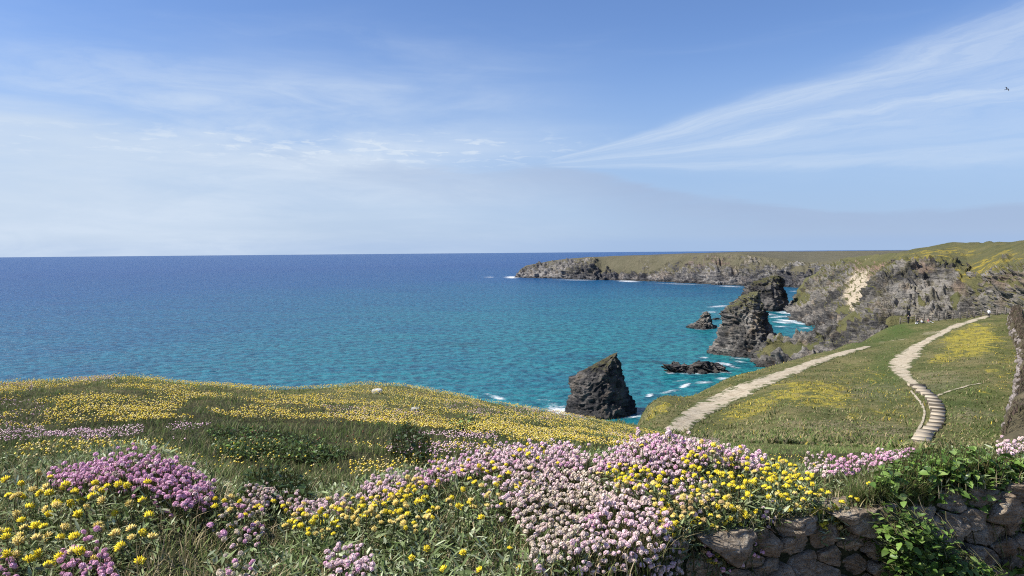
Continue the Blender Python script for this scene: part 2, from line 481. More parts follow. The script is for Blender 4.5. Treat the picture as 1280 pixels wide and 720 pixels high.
def tps(r2): return 0.5 * r2 * np.log(r2 + 1e-12)
n_ = len(cu)
A = np.zeros((n_ + 3, n_ + 3))
A[:n_, :n_] = tps(((cu[:, None] - cu[None]) ** 2).sum(-1)) + np.eye(n_) * 2e-4
A[:n_, n_] = 1; A[:n_, n_ + 1:] = cu; A[n_, :n_] = 1; A[n_ + 1:, :n_] = cu.T
sol = np.linalg.solve(A, np.concatenate([cs, np.zeros(3)]))
NU_, NW_ = 560, 620
U_ax = np.linspace(-1.05, 1.15, NU_)
W_ax = np.linspace(math.log(1.1), math.log(255), NW_)
UU, WW = np.meshgrid(U_ax, W_ax, indexing='ij')
q = np.stack([UU.ravel() * 2.2, WW.ravel()], 1)
S = np.zeros(len(q))
for a in range(0, len(q), 40000):
    qq = q[a:a + 40000]
    S[a:a + 40000] = tps(((qq[:, None] - cu[None]) ** 2).sum(-1)) @ sol[:n_] + sol[n_] + qq @ sol[n_ + 1:]
YY = np.exp(WW); XX = UU * YY
ZZ = S.reshape(UU.shape) * YY
P3 = np.stack([XX, YY, np.zeros_like(XX)], -1)
near = sstep(YY, 30, 12)
ZZ += near * (0.055 * fbm(P3 * 0.9, 3) + 0.02 * fbm(P3 * 4.0, 2)) * sstep(YY, 2.0, 4.5)
ZZ += 0.018 * fbm(P3 * 3.5, 2) * sstep(YY, 6, 3)
ZZ += sstep(YY, 30, 60) * (0.35 * fbm(P3 / 16.0, 3) + 0.11 * fbm(P3 / 3.5, 3)) * sstep(YY, 300, 120)
ZZ = np.maximum(ZZ + CAMZ, -3.0)
GT = ZZ

def g(x, y):
    x = np.asarray(x, float); y = np.maximum(np.asarray(y, float), 1.15)
    a = np.clip((x / y - U_ax[0]) / (U_ax[1] - U_ax[0]), 0, NU_ - 1.001)
    b = np.clip((np.log(y) - W_ax[0]) / (W_ax[1] - W_ax[0]), 0, NW_ - 1.001)
    i = a.astype(int); j = b.astype(int); fa = a - i; fb = b - j
    return (GT[i, j] * (1 - fa) + GT[i + 1, j] * fa) * (1 - fb) + (GT[i, j + 1] * (1 - fa) + GT[i + 1, j + 1] * fa) * fb

def surf(x, y):                          # ground, falling down the wall's face
    ys = wall_y(np.clip(np.asarray(x) / np.maximum(y, 0.3), -1.2, 1.2))
    over = np.clip(ys + 0.02 - y, 0, 10)
    z = g(x, np.maximum(y, ys + 0.02))
    return np.where(over > 0, np.maximum(z - 4.5 * over, CAMZ - 1.6), z)

def raycast(px, py, h=0.0, y0=1.15, y1=240, n=420):
    v = pdir(px, py); v = v / v[:, 1:2]
    ys = np.geomspace(y0, y1, n)
    hit = np.full(len(v), np.nan); done = np.zeros(len(v), bool); pd = None
    for j, yy in enumerate(ys):
        dz_ = CAMZ + v[:, 2] * yy - (surf(v[:, 0] * yy, np.full(len(v), yy)) + h)
        if pd is not None:
            new = (~done) & (dz_ <= 0) & (pd > 0)
            if new.any():
                t = pd[new] / (pd[new] - dz_[new])
                hit[new] = ys[j - 1] + t * (yy - ys[j - 1]); done |= new
        pd = dz_
        if done.all(): break
    ok = ~np.isnan(hit)
    return C0 + v * hit[:, None], ok

# the sheet itself: rows start at the top of the wall
rows = np.concatenate([np.linspace(0, 0.30, 150), np.linspace(0.30, 1.0, 291)[1:]])
us = np.linspace(-1.05, 1.15, 430)
ys0 = wall_y(us) + 0.02
Yg = np.exp(np.log(ys0)[:, None] + rows[None] * (math.log(252) - np.log(ys0))[:, None])
Xg = us[:, None] * Yg
Zg = g(Xg, Yg)
V = np.stack([Xg, Yg, Zg], -1)
sk = V[:, :1].copy(); sk[..., 2] = CAMZ - 1.75
V = np.concatenate([sk, V], 1)
gp = V.reshape(-1, 3)
gx, gy = proj(gp)
gx = gx + 14 * fbm(gp / 7, 3); gy = gy + 4 * fbm(gp / 7 + 40, 3)

def projw(p, amp, sc):                  # projection with a ragged edge, for patch outlines
    a, b = proj(p)
    return a + amp * fbm(p / sc, 3), b + amp * .5 * fbm(p / sc + 40, 3)

def blobs(px, py, lst):
    r = np.zeros(len(px))
    for cx, cy, rx, ry, rot, wt in lst:
        c, s = math.cos(R(rot)), math.sin(R(rot))
        a = ((px - cx) * c + (py - cy) * s) / rx; b = (-(px - cx) * s + (py - cy) * c) / ry
        r = np.maximum(r, wt * sstep(np.sqrt(a * a + b * b), 1.25, 0.55))
    return r
YEL_BLOBS = [(1215, 425, 42, 22, -8, 1.0), (1190, 447, 35, 8, -10, .9), (1233, 463, 14, 4, 0, .9), (1020, 492, 60, 20, 5, .88), (950, 505, 70, 14, -22, .82),
                           (870, 485, 35, 9, -26, .85), (825, 512, 24, 9, -30, .9), (1075, 470, 40, 14, 0, .45), (1065, 523, 10, 5, 0, .7), (1100, 500, 60, 30, 0, .35), (1255, 450, 20, 30, 0, .45), (940, 465, 40, 4, -18, .6), (1240, 485, 30, 10, -10, .4)]
far = sstep(gp[:, 1], 32, 50)
yel = far * blobs(gx, gy, YEL_BLOBS)
bare = far * blobs(gx, gy, [(1125, 424, 6, 1.0, -12, .7), (1112, 429, 5, 1.0, -10, .6), (1165, 416, 14, 1.2, -8, .6)])
dry = far * blobs(gx, gy, [(1030, 550, 70, 9, 3, .9), (950, 548, 40, 10, 0, .6), (1100, 540, 40, 10, 0, .5), (1090, 490, 40, 14, 0, .35), (1030, 532, 60, 8, 5, .5), (1170, 475, 40, 12, 0, .4), (1210, 520, 30, 10, 0, .5)])
green = far * blobs(gx, gy, [(1110, 470, 25, 40, 10, .8), (1120, 410, 22, 12, 0, 1), (1100, 425, 50, 9, -14, .7), (1200, 500, 50, 30, 0, .6), (1235, 530, 30, 20, 0, .8)])
m_, k = mat('meadow_turf')
p = k.pos()
n1 = k.noise(p, 0.18, 5, 0.6); n2 = k.noise(p, 1.3, 5, 0.65); n3 = k.noise(p, 9.0, 4, 0.65)
c = k.ramp(k.m('ADD', k.m('MULTIPLY', n1, 0.9), k.m('MULTIPLY', k.m('SUBTRACT', n2, .22), 0.9)), [(0.42, (0.055, 0.070, 0.021)), (0.66, (0.105, 0.108, 0.037)), (0.86, (0.185, 0.158, 0.070))])
c = k.mix(k.ss(n3, 0.40, 0.70, 0, 0.55), c, (0.050, 0.062, 0.022))
c = k.mix(k.m('MULTIPLY', k.attr('green').outputs['Fac'], k.ss(n2, 0.3, 0.6)), c, (0.060, 0.092, 0.022))
c = k.mix(k.m('MULTIPLY', k.attr('dry').outputs['Fac'], k.ss(n2, 0.38, 0.6)), c, (0.23, 0.19, 0.13))
yn = k.noise(k.mapping(p, (0.9, 0.55, 0.5), (0, 0, R(-20))), 1.0, 8, 0.78)
c = k.mix(k.m('MULTIPLY', k.ss(k.m('ADD', yn, k.m('MULTIPLY', k.attr('yel').outputs['Fac'], 0.22)), 0.62, 0.76), k.ss(k.attr('yel').outputs['Fac'], 0.05, 0.5), clamp=True), c, (0.30, 0.25, 0.042))
c = k.mix(k.m('MULTIPLY', k.attr('bare').outputs['Fac'], k.ss(n2, 0.35, 0.5)), c, (0.42, 0.35, 0.24))
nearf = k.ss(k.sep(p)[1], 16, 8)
c = k.mix(k.m('MULTIPLY', nearf, 0.85), c, (0.026, 0.026, 0.013))  # shade under the near plants, deepened in the ground colour
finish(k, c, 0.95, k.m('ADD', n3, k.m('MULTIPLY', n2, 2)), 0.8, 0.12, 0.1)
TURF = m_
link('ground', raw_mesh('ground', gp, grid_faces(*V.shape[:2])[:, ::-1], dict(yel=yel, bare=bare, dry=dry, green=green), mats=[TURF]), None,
     'flowery cliff-top turf falling from the hedge into a grassy hollow', 'ground', kind='structure')
print('ground', round(time.time() - T0, 1))

# lane on the camera's side of the wall
m_, k = mat('lane_earth')
n2 = k.noise(k.pos(), 3, 6, 0.65)
finish(k, k.ramp(n2, [(0.3, (0.10, 0.085, 0.06)), (0.7, (0.24, 0.20, 0.15))]), 0.95, n2, 0.6, 0.05, 0.1)
V = np.array([[-6, -5, 0], [8, -5, 0], [8, 4.9, 0], [-6, -.35, 0]], float) + [0, 0, CAMZ - 1.62]
link('lane', raw_mesh('lane', V, [(0, 1, 2, 3)], mats=[m_]), None, 'bare earth lane at the foot of the stone wall', 'lane', kind='structure')

# ------------------------------------------------------------------ cliffs as lofted sheets
def densify(profiles, rowfrac, nu, nv):
    """profiles: (cols, rows, 3); returns nu x nv points, linear, lightly smoothed"""
    Pn = np.array(profiles, float)
    cu_ = np.concatenate([[0], np.cumsum(np.linalg.norm(np.diff(Pn.mean(1), axis=0), axis=1) ** 0.8)]); cu_ /= cu_[-1]
    rv = np.array(rowfrac, float)
    ut = np.linspace(0, 1, nu); vt = np.linspace(0, 1, nv)
    tmp = np.stack([[np.interp(vt, rv, Pn[i, :, c]) for c in range(3)] for i in range(len(Pn))])   # cols,3,nv
    G = np.stack([[np.interp(ut, cu_, tmp[:, c, j]) for j in range(nv)] for c in range(3)])         # 3,nv,nu
    G = G.transpose(2, 1, 0)
    return G, ut, vt

def smooth_g(G, n=2, ax=(0, 1)):
    for _ in range(n):
        for a in ax:
            H = G.copy()
            sl = [slice(None)] * 3
            s0, s1, s2 = list(sl), list(sl), list(sl)
            s0[a] = slice(1, -1); s1[a] = slice(0, -2); s2[a] = slice(2, None)
            H[tuple(s0)] = 0.5 * G[tuple(s0)] + 0.25 * (G[tuple(s1)] + G[tuple(s2)])
            G = H
    return G

def gnormal(G):
    a = np.gradient(G, axis=0); b_ = np.gradient(G, axis=1)
    n = np.cross(a, b_)
    return n / (np.linalg.norm(n, axis=-1, keepdims=True) + 1e-9)

SN = np.array([0.35, -0.30, 0.89]); SN /= np.linalg.norm(SN)
def rock_disp(p, s, sn=SN):
    """displacement in metres; s scales every feature"""
    wp = p + 3.0 * s * np.stack([pnoise(p / (9 * s) + o) for o in (0, 31.7, 71.3)], -1)
    big = ridged(wp / (26 * s), 3) * 2.6 * s
    q = wp @ sn
    lay = q / (4.5 * s) + 1.2 * pnoise(wp / (14 * s))
    saw = (lay - np.floor(lay)); saw = np.minimum(saw / 0.75, (1 - saw) / 0.25)
    lay2 = q / (1.5 * s) + 1.5 * pnoise(wp / (6 * s)); s2 = (lay2 - np.floor(lay2)); s2 = np.minimum(s2 / .7, (1 - s2) / .3)
    blk = ridged(wp / (7 * s) + 5, 3) * 0.9 * s
    bil = np.abs(pnoise(wp / (11 * s) + 3)) * 8.0 * s + np.abs(pnoise(wp / (4.6 * s) + 8)) * 4.2 * s + np.abs(pnoise(wp / (2.0 * s) + 1)) * 1.6 * s
    return big * 1.2 + saw * 2.8 * s + s2 * 1.1 * s + blk + bil + 0.25 * s * fbm(p / (1.6 * s), 2)

def cliff(name, label, cat, prof, rowfrac, nu, nv, s, material, grass_fn=None, flip=False, amp_fn=None, sm=3, extra=None, kind='structure', flat_fn=None):
    G, ut, vt = densify(prof, rowfrac, nu, nv)
    G = smooth_g(G, sm)
    N = gnormal(G)
    if flip: N = -N
    UT, VT = np.meshgrid(ut, vt, indexing='ij')
    gr0 = grass_fn(UT, VT, G) if grass_fn else np.zeros(UT.shape)
    gr0 = np.clip(gr0 + 0.35 * fbm(G / (12 * s), 3) + 0.12 * sstep(G[..., 2], 15, 45), 0, 1)
    rockm = 1 - sstep(gr0, 0.35, 0.75)
    if flat_fn is not None: rockm = rockm * (1 - 0.8 * flat_fn(G.reshape(-1, 3)).reshape(rockm.shape))
    dsp = rock_disp(G, s)
    dsp = dsp - dsp.mean()
    soft = 1.9 * s * fbm(G / (22 * s), 3)
    a = amp_fn(UT, VT) if amp_fn else 1.0
    H = G + N * ((dsp * rockm + soft * (1 - rockm)) * a)[..., None]
    N2 = gnormal(H)
    if flip: N2 = -N2
    up = N2[..., 2]
    gr = np.clip(gr0 + 0.50 * (sstep(up, 0.55, 0.90)) * sstep(H[..., 2], 6, 14), 0, 1)
    fp = H.reshape(-1, 3)
    tone = 0.5 + 0.5 * fbm(fp / (30 * s), 3)
    at = dict(grass=gr.ravel(), tone=tone, scar=np.zeros(len(fp)), red=np.zeros(len(fp)), yel=np.zeros(len(fp)))
    if extra: extra(at, fp)
    f = grid_faces(nu, nv)
    if not flip: f = f[:, ::-1]
    return link(name, raw_mesh(name, fp, f, at, smooth=False, mats=[material]), None, label, cat, kind=kind)

# far headland
cols = [(644, 346.6, 346.2, 345.8), (650, 347, 341, 337), (658, 347.2, 339, 332), (690, 348, 334, 326.2), (715, 349, 336, 323.6), (742, 350, 333, 321.5), (752, 350, 340, 321.3), (775, 350.5, 342, 320.3),
        (820, 352, 343, 319.3), (860, 354, 343, 318), (895, 356, 341, 316.8), (925, 357, 341, 317), (950, 358, 340, 319.5), (985, 359, 340, 325), (1010, 360, 340, 328), (1050, 361, 338, 324), (1100, 362, 335, 320), (1160, 363, 330, 318)]
prof = []
for i, (px, yb, yr, yt) in enumerate(cols):
    b0 = PS(px, yb); D = b0[1]
    r_ = P(px, yr, D + 14 + 10 * (i > 1)); t = P(px, yt, D + 45 + 25 * (i > 2))
    lowp = b0 + [0, -6, -8]
    if px < 925:
        wdt_ = np.interp(px, [644, 690, 742, 925], [25, 120, 230, 520])
        m1 = t + [0, wdt_ * .5, -0.6]; m2 = t + [0, wdt_, -3.0]
    else:
        fy = np.interp(px, [925, 950, 1000, 1060, 1160], [314.6, 314.2, 313.8, 313.4, 312.7])
        m2 = P(px, fy, 2020); m1 = t * .55 + m2 * .45
    bk = m2 + [0, 60, 0]; bk[2] = -8
    prof.append([lowp, b0, r_, t, m1, m2, bk])
def hg(u, v, G):
    a = np.interp(v, [0, .26, .36, .55, .62, .97, 1], [0, 0, .42, .55, 1, 1, 1])
    pxs, pys = proj(G.reshape(-1, 3)); pxs = pxs.reshape(v.shape)
    a = a * np.where(v < .58, np.interp(pxs, [640, 742, 752, 800, 845, 880, 930, 1000], [.25, .35, 1.5, 1.5, .9, .75, .75, 1.0]), 1)
    return a
def hx(at, fp):
    px, py = projw(fp, 9, 45)
    at['scar'] = 0.8 * blobs(px, py, [(945, 320, 5, 2.5, 0, .9), (922, 335, 3, 9, 30, .7), (958, 327, 10, 1.5, 20, .6), (935, 326, 10, 5, 0, .5)])
    at['red'] = blobs(px, py, [(905, 324, 25, 6, 0, .7), (870, 328, 20, 6, 0, .5)])
cliff('headland', 'long far headland of grey cliffs with a brown grassy top', 'headland', prof, [0, .06, .32, .60, .72, .96, 1], 740, 120, 2.1, ROCKF, hg, sm=2, extra=hx,
      amp_fn=lambda u, v: np.interp(v, [0, .05, .5, .6, .7, 1], [.8, .9, .8, .5, .25, .1]))

# cliffs beyond the cove, with the pale landslip
prof = []
for L in ([(990, 384, None), (996, 363, 872), (1007, 348, 905), (1028, 336, 955), (1056, 322.5, 1010)],
          [(988, 392, None), (1003, 376, 760), (1016, 356, 790), (1038, 336, 840), (1062, 321.5, 900)],
          [(1000, 402, None), (1014, 386, 690), (1029, 362, 720), (1048, 339, 765), (1074, 320, 825)],
          [(1020, 411, None), (1033, 396, 620), (1049, 372, 640), (1066, 347, 680), (1090, 318.5, 740)],
          [(1038, 425, None), (1058, 402, 555), (1072, 376, 575), (1087, 347, 610), (1106, 317, 660)],
          [(1062, 444, None), (1084, 405, 500), (1094, 374, 520), (1106, 345, 550), (1126, 315, 610)],
          [(1110, 462, None), (1130, 410, 470), (1140, 370, 490), (1150, 345, 520), (1165, 314, 590)]):
    col = [PS(px, py) if D is None else P(px, py, D) for px, py, D in L]
    lowp = col[0] + [-8, -8, -8]
    bk = col[-1] + [45, 110, -7]
    bk2 = bk + [50, 110, -60]
    prof.append([lowp] + col + [bk, bk2])
prof.insert(0, [q_ + np.array([60, 70, 0]) for q_ in prof[0]])
def mg(u, v, G):
    a = np.interp(v, [0, .70, .80, .86, 1], [0, .1, .55, 1, 1])
    px, py = projw(G.reshape(-1, 3), 10, 20)
    b_ = blobs(px, py, [(1000, 362, 7, 22, 25, 1), (1018, 343, 16, 7, -25, .9), (1050, 388, 9, 5, 0, 1.2), (1045, 328, 16, 4, -10, .8), (1008, 372, 8, 10, 30, .6)]).reshape(v.shape)
    return np.maximum(a, b_)
def mx_(at, fp):
    px, py = projw(fp, 7, 22)
    at['scar'] = blobs(px, py, [(1075, 360, 16, 25, 28, 1.6), (1066, 380, 10, 11, 20, 1.5), (1105, 318, 12, 3, -8, 1), (1083, 322, 6, 6, 0, .8)])
    at['red'] = blobs(px, py, [(1096, 330, 14, 9, 0, 1.1), (1075, 332, 10, 9, 10, .9), (1092, 343, 8, 6, 0, .9)])
    at['yel'] = 0 * px
cliff('cliff', 'broken grey cliffs beyond the cove with a pale landslip', 'cliff', prof, [0, .05, .25, .45, .65, .84, .94, 1], 360, 260, 1.15, ROCK, mg, sm=2, extra=mx_, flat_fn=lambda q_: np.clip(blobs(*projw(q_, 7, 22), [(1075, 360, 15, 24, 28, 1), (1066, 380, 9, 10, 20, 1)]), 0, 1),
      amp_fn=lambda u, v: np.interp(v, [0, .7, .84, .9, 1], [1.0, .9, .5, .3, .2]))

# nearer cliff: a ridge that climbs from the water to the grassy hill
prof = []
for px, ry, Dr, Db in ((946, 455, 419, 414), (951, 446, 420, 410), (957, 432, 421, 404), (967, 426, 423, 398), (981, 427, 424, 390), (997, 422, 424, 380), (1013, 416, 424, 372), (1030, 412, 424, 366), (1047, 407, 424, 358),
                       (1060, 398, 424, 350), (1074, 387, 424, 347), (1086, 370, 424, 345), (1093, 354, 424, 345), (1101, 343, 426, 345)):
    t = P(px, ry, Dr); b0 = P(px - 3, ry, Db); b0[2] = -4
    m1 = b0 * .55 + t * .45 + [0, -3, 2]
    s_ = t + [1.5, 7, -0.6]; bk = t + [10, 60, 0]; bk[2] = -5
    h_ = s_ * .6 + bk * .4
    prof.append([b0, m1, t, s_, h_, bk])
for px, ty, Dt, sx, sy, Ds in ((1113, 335, 426, 1124, 317.0, 520), (1128, 330, 425, 1130, 314, 525), (1145, 328, 424, 1140, 311.5, 530), (1165, 327, 420, 1163, 308, 530), (1185, 328, 415, 1184, 304.8, 530), (1212, 343, 395, 1205, 303, 520),
                               (1228, 346, 370, 1219, 303.2, 512), (1243, 343, 350, 1226, 304.8, 500), (1262, 339, 332, 1238, 302.6, 480), (1285, 334, 312, 1252, 304, 460), (1310, 331, 300, 1268, 302, 440),
                               (1340, 326, 290, 1286, 299, 420), (1460, 318, 270, 1420, 297, 400), (1560, 312, 262, 1520, 294, 390)):
    t = P(px, ty, Dt); b0 = P(px - 6, ty, Dt - 78); b0[2] = -4
    m1 = b0 * .42 + t * .58 + [0, -6, 2]
    s_ = P(sx, sy, Ds); h_ = P(sx, sy, Ds * 1.15) - [0, 0, 3]; bk = P(sx, sy, Ds * 1.8) - [0, 0, 12]
    prof.append([b0, m1, t, s_, h_, bk])
def ng(u, v, G):
    px, py = [a_.reshape(v.shape) for a_ in projw(G.reshape(-1, 3), 14, 14)]
    hill = sstep(px + 14 * fbm(G / 30, 2), 1098, 1118) * sstep(v + .05 * fbm(G / 14, 3), .59, .66) * (1 - blobs(px.ravel(), py.ravel(), [(1262, 322, 9, 4, -10, 1), (1215, 337, 5, 2, -20, .8)]).reshape(v.shape))
    low_ = blobs(px.ravel(), py.ravel(), [(985, 437, 42, 12, -8, .85), (1122, 403, 24, 10, 0, 1.3), (1062, 400, 6, 24, 38, .8), (1190, 375, 6, 10, 0, .8), (1215, 352, 20, 9, 40, 1.0), (1035, 425, 20, 10, 0, .5), (1250, 355, 25, 3, -5, .5), (1160, 378, 5, 10, 0, .6), (1230, 400, 25, 10, 0, .5)]).reshape(v.shape)
    return np.maximum(hill, low_)
def nx_(at, fp):
    px, py = projw(fp, 12, 14)
    at['scar'] = 0.7 * blobs(px, py, [(1163, 392, 4, 6, 0, .7), (1093, 325, 8, 3, 0, .7)])
    at['red'] = blobs(px, py, [(1150, 335, 15, 6, 0, .6), (1193, 360, 10, 10, 0, .5), (1255, 350, 30, 10, 0, .4)])
    at['yel'] = blobs(px, py, [(1180, 318, 45, 6, -4, .9), (1225, 335, 40, 10, -18, .9), (1140, 322, 20, 4, -4, .6), (1260, 322, 25, 8, -10, .7)])
    at['tone'] = at['tone'] + 0.5 * blobs(px, py, [(1130, 372, 35, 22, -20, .8), (1170, 370, 25, 20, 0, .4)])
cliff('cliff', 'craggy grey cliff with a grassy hill above the fenced path', 'cliff', prof, [0, .30, .60, .80, .90, 1], 560, 290, 0.8, ROCK, ng, sm=2, extra=nx_,
      amp_fn=lambda u, v: np.interp(v, [0, .58, .66, .8, 1], [1.0, 1.0, .8, 1.0, 1.0]))
print('cliffs', round(time.time() - T0, 1))

# ------------------------------------------------------------------ sea stacks
def stack(name, label, D, Ls, Rs, depth, material, s, n_ang=230, n_z=190, expo=1.5, grass=0.0, sn=SN, cat='sea stack', amp=1.0, front=0.0, gz=.55, group=None, skew=0.0, lumpy=0.0):
    Lw = np.array([P(a, b_, D) for a, b_ in Ls]); Rw = np.array([P(a, b_, D) for a, b_ in Rs])
    Lw = Lw[np.argsort(Lw[:, 2])]; Rw = Rw[np.argsort(Rw[:, 2])]
    zt = max(Lw[-1, 2], Rw[-1, 2])
    zs = -3 + (zt + 3) * np.linspace(0, 1, n_z) ** 0.95
    xl = np.interp(zs, Lw[:, 2], Lw[:, 0]); xr = np.interp(zs, Rw[:, 2], Rw[:, 0])
    if zt > Lw[-1, 2]: xl = np.where(zs > Lw[-1, 2], Lw[-1, 0] + (zs - Lw[-1, 2]) / (zt - Lw[-1, 2] + 1e-6) * (Rw[-1, 0] - Lw[-1, 0]), xl)
    if zt > Rw[-1, 2]: xr = np.where(zs > Rw[-1, 2], Rw[-1, 0] + (zs - Rw[-1, 2]) / (zt - Rw[-1, 2] + 1e-6) * (Lw[-1, 0] - Rw[-1, 0]), xr)
    cx = (xl + xr) / 2; hx_ = np.maximum((xr - xl) / 2, 0.15)
    h = (zs + 3) / (zt + 3)
    hy = depth * (1 - 0.72 * h ** 1.4) * np.minimum(1, (hx_ / hx_.max()) ** 0.35)
    a = np.linspace(0, 2 * np.pi, n_ang, endpoint=False)
    ca, sa = np.cos(a + skew), np.sin(a + skew)
    r = 1 / (np.abs(ca) ** expo + np.abs(sa) ** expo) ** (1 / expo)
    ex, ey = r * ca, r * sa
    ex = ex / np.abs(ex).max()
    V = np.stack([cx[:, None] + hx_[:, None] * ex, D + front + hy[:, None] * ey, np.repeat(zs[:, None], n_ang, 1)], -1)
    N = np.stack([np.repeat((ex / 1)[None], n_z, 0) / hx_[:, None], np.repeat(ey[None], n_z, 0) / hy[:, None], np.full((n_z, n_ang), 0.02)], -1)
    N /= np.linalg.norm(N, axis=-1, keepdims=True)
    dsp = rock_disp(V, s, sn) + 1.6 * s * ridged(V * [1, 1, .25] / (5 * s) + 60, 3); dsp -= np.percentile(dsp, 45)
    taper = np.minimum(1, hx_ / (3.0 * s))[:, None]
    V = V + N * (dsp * amp * taper)[..., None]
    V[..., 2] += 0.25 * s * fbm(V / (3 * s), 2) * sstep(h, 0, .1)[:, None]
    if lumpy: V[..., 2] = np.where(V[..., 2] > 0, V[..., 2] * (1 - lumpy * sstep(fbm(V * [1, 1, 0] / 7.0 + 4, 3), -.35, .35)), V[..., 2])
    top = V[-1].mean(0) + [0, 0, 0.15 * s]
    fp = np.concatenate([V.reshape(-1, 3), [top]])
    f = [tuple(q_) for q_ in grid_faces(n_z, n_ang, True)[:, ::-1]]
    b0 = (n_z - 1) * n_ang; ti = n_z * n_ang
    f += [(b0 + i, b0 + (i + 1) % n_ang, ti) for i in range(n_ang)]
    nz = np.gradient(V, axis=0); na_ = np.gradient(V, axis=1); nn = np.cross(na_, nz); nn /= np.linalg.norm(nn, axis=-1, keepdims=True) + 1e-9
    gr = grass * np.clip(sstep(nn[..., 2], 0.25, 0.75) * sstep(h, gz - .2, gz + .15)[:, None] + sstep(h, gz, 1.0)[:, None] * .5, 0, 1)
    gr = np.concatenate([gr.ravel(), [grass]])
    z_ = np.zeros(len(fp))
    at = dict(grass=gr, tone=0.5 + 0.5 * fbm(fp / (15 * s), 2), scar=z_, red=z_, yel=z_)
    return link(name, raw_mesh(name, fp, f, at, smooth=False, mats=[material]), None, label, cat, group)

stack('sea_stack', 'dark slanting wedge-shaped sea stack in the turquoise bay', 297,
      [(704, 521), (706, 515), (710, 500), (713, 490), (711, 476), (714, 472), (730, 462.5), (750, 451), (769, 441.5)],
      [(800, 521), (797, 516), (791, 505), (785, 487), (780, 474), (775, 459), (772.5, 446), (771.5, 440.5)], 15, ROCKD, 0.46, 230, 180, 1.35, 0.55, np.array([-.45, -.2, .87]), gz=.72, amp=.46)
stack('sea_stack', 'tall craggy sea stack with a brown top off the cliff point', 466,
      [(884, 442), (887, 437), (897, 425), (902, 412), (904, 402), (903, 390), (911, 382.5), (924, 374), (935, 367.5), (944, 365)],
      [(982, 446), (978, 437), (974, 425), (966, 414), (961, 404), (956, 390), (954, 378), (949, 365.5), (947, 364.5)], 27, ROCK, 0.72, 230, 210, 1.35, 0.62, SN, gz=.70, amp=.66)
stack('sea_stack', 'grass-capped dark sea stack standing behind the tall brown-topped one', 806,
      [(920, 389), (924, 380), (927, 368), (934, 360), (944, 352.5), (954, 347.5), (966, 344.6)],
      [(985, 388), (984, 384), (982, 375), (979.5, 359), (977, 348), (972, 344.4)], 34, ROCKD, 1.0, 190, 140, 1.35, 0.7, SN, gz=.72, amp=.6)
stack('rock_islet', 'small pointed pyramid rock rising from the water', 617,
      [(859, 411), (861, 408), (872, 403), (876.5, 396), (882, 390), (883, 389)],
      [(896, 411), (893.5, 408), (889, 402), (886, 394), (884, 389.5)], 12, ROCK, 0.45, 170, 130, 1.6, 0.0, SN, cat='rock')
stack('rock_islet', 'tiny flat rock awash beside the pointed pyramid rock', 690,
      [(889, 402), (891, 399.5), (894, 397.5)], [(903, 402), (901, 399.5), (897, 397.3)], 6, ROCKD, 0.4, 90, 50, 2.0, 0.0, SN, cat='rock')
stack('reef_rock', 'long low black reef rock lying in the bay', 395,
      [(832, 468), (834, 463), (836, 457), (842, 453.5), (858, 452)], [(911, 468), (908, 464), (905, 458), (898, 454.5), (885, 452.5)], 8, ROCKD, 0.62, 260, 110, 2.4, 0.0, SN, cat='rock', amp=1.2, lumpy=.42)
stack('reef_rock', 'small black rock shelf at the foot of the near cliff point', 428,
      [(930, 462), (934, 456), (939, 451)], [(962, 462), (958, 453), (950, 449)], 10, ROCKD, 0.5, 140, 80, 2.0, 0.0, SN, cat='rock')
stack('reef_rock', 'dark rock ledge at the waterline below the landslip cliffs', 700,
      [(986, 400), (992, 397), (996, 394)], [(1016, 400), (1010, 394), (1002, 392.5)], 14, ROCKD, 0.7, 140, 70, 2.0, 0.0, SN, cat='rock')

# foam: thin broken sheets riding on the water
m_, k = mat('sea_foam')
p = k.pos()
fn = k.noise(k.mapping(p, (0.20, 0.42, 1)), 1.0, 8, 0.78, 1.2)
al = k.ss(k.m('ADD', fn, k.m('MULTIPLY', k.attr('core').outputs['Fac'], 0.26)), 0.60, 0.86)
bsd = k.n('ShaderNodeBsdfDiffuse'); k.put(bsd.inputs[0], (0.80, 0.84, 0.86))
tr = k.n('ShaderNodeBsdfTransparent'); mx = k.n('ShaderNodeMixShader')
k.put(mx.inputs[0], al); k.t.links.new(tr.outputs[0], mx.inputs[1]); k.t.links.new(bsd.outputs[0], mx.inputs[2])
k.t.links.new(mx.outputs[0], k.n('ShaderNodeOutputMaterial').inputs[0])
FV, FF, FA = [], [], []
def foam(px, py, rx, ry, rot=0.0, core=1.0):
    nr_, na_ = 7, 36
    base = sum(len(v) for v in FV)
    rr = np.linspace(0, 1, nr_)[:, None]; aa = np.linspace(0, 2 * np.pi, na_, endpoint=False)[None]
    x = rr * rx * np.cos(aa); y = rr * ry * np.sin(aa)
    c, s = math.cos(R(rot)), math.sin(R(rot))
    wp = PS((px + x * c - y * s).ravel(), (py + x * s + y * c).ravel(), 0.06 + 0.004 * len(FV))
    FV.append(wp); FF.append(grid_faces(nr_, na_, True) + base)
    FA.append((core * (1 - np.repeat(rr, na_, 1) ** 2) * 1.0 - 0.15).ravel())
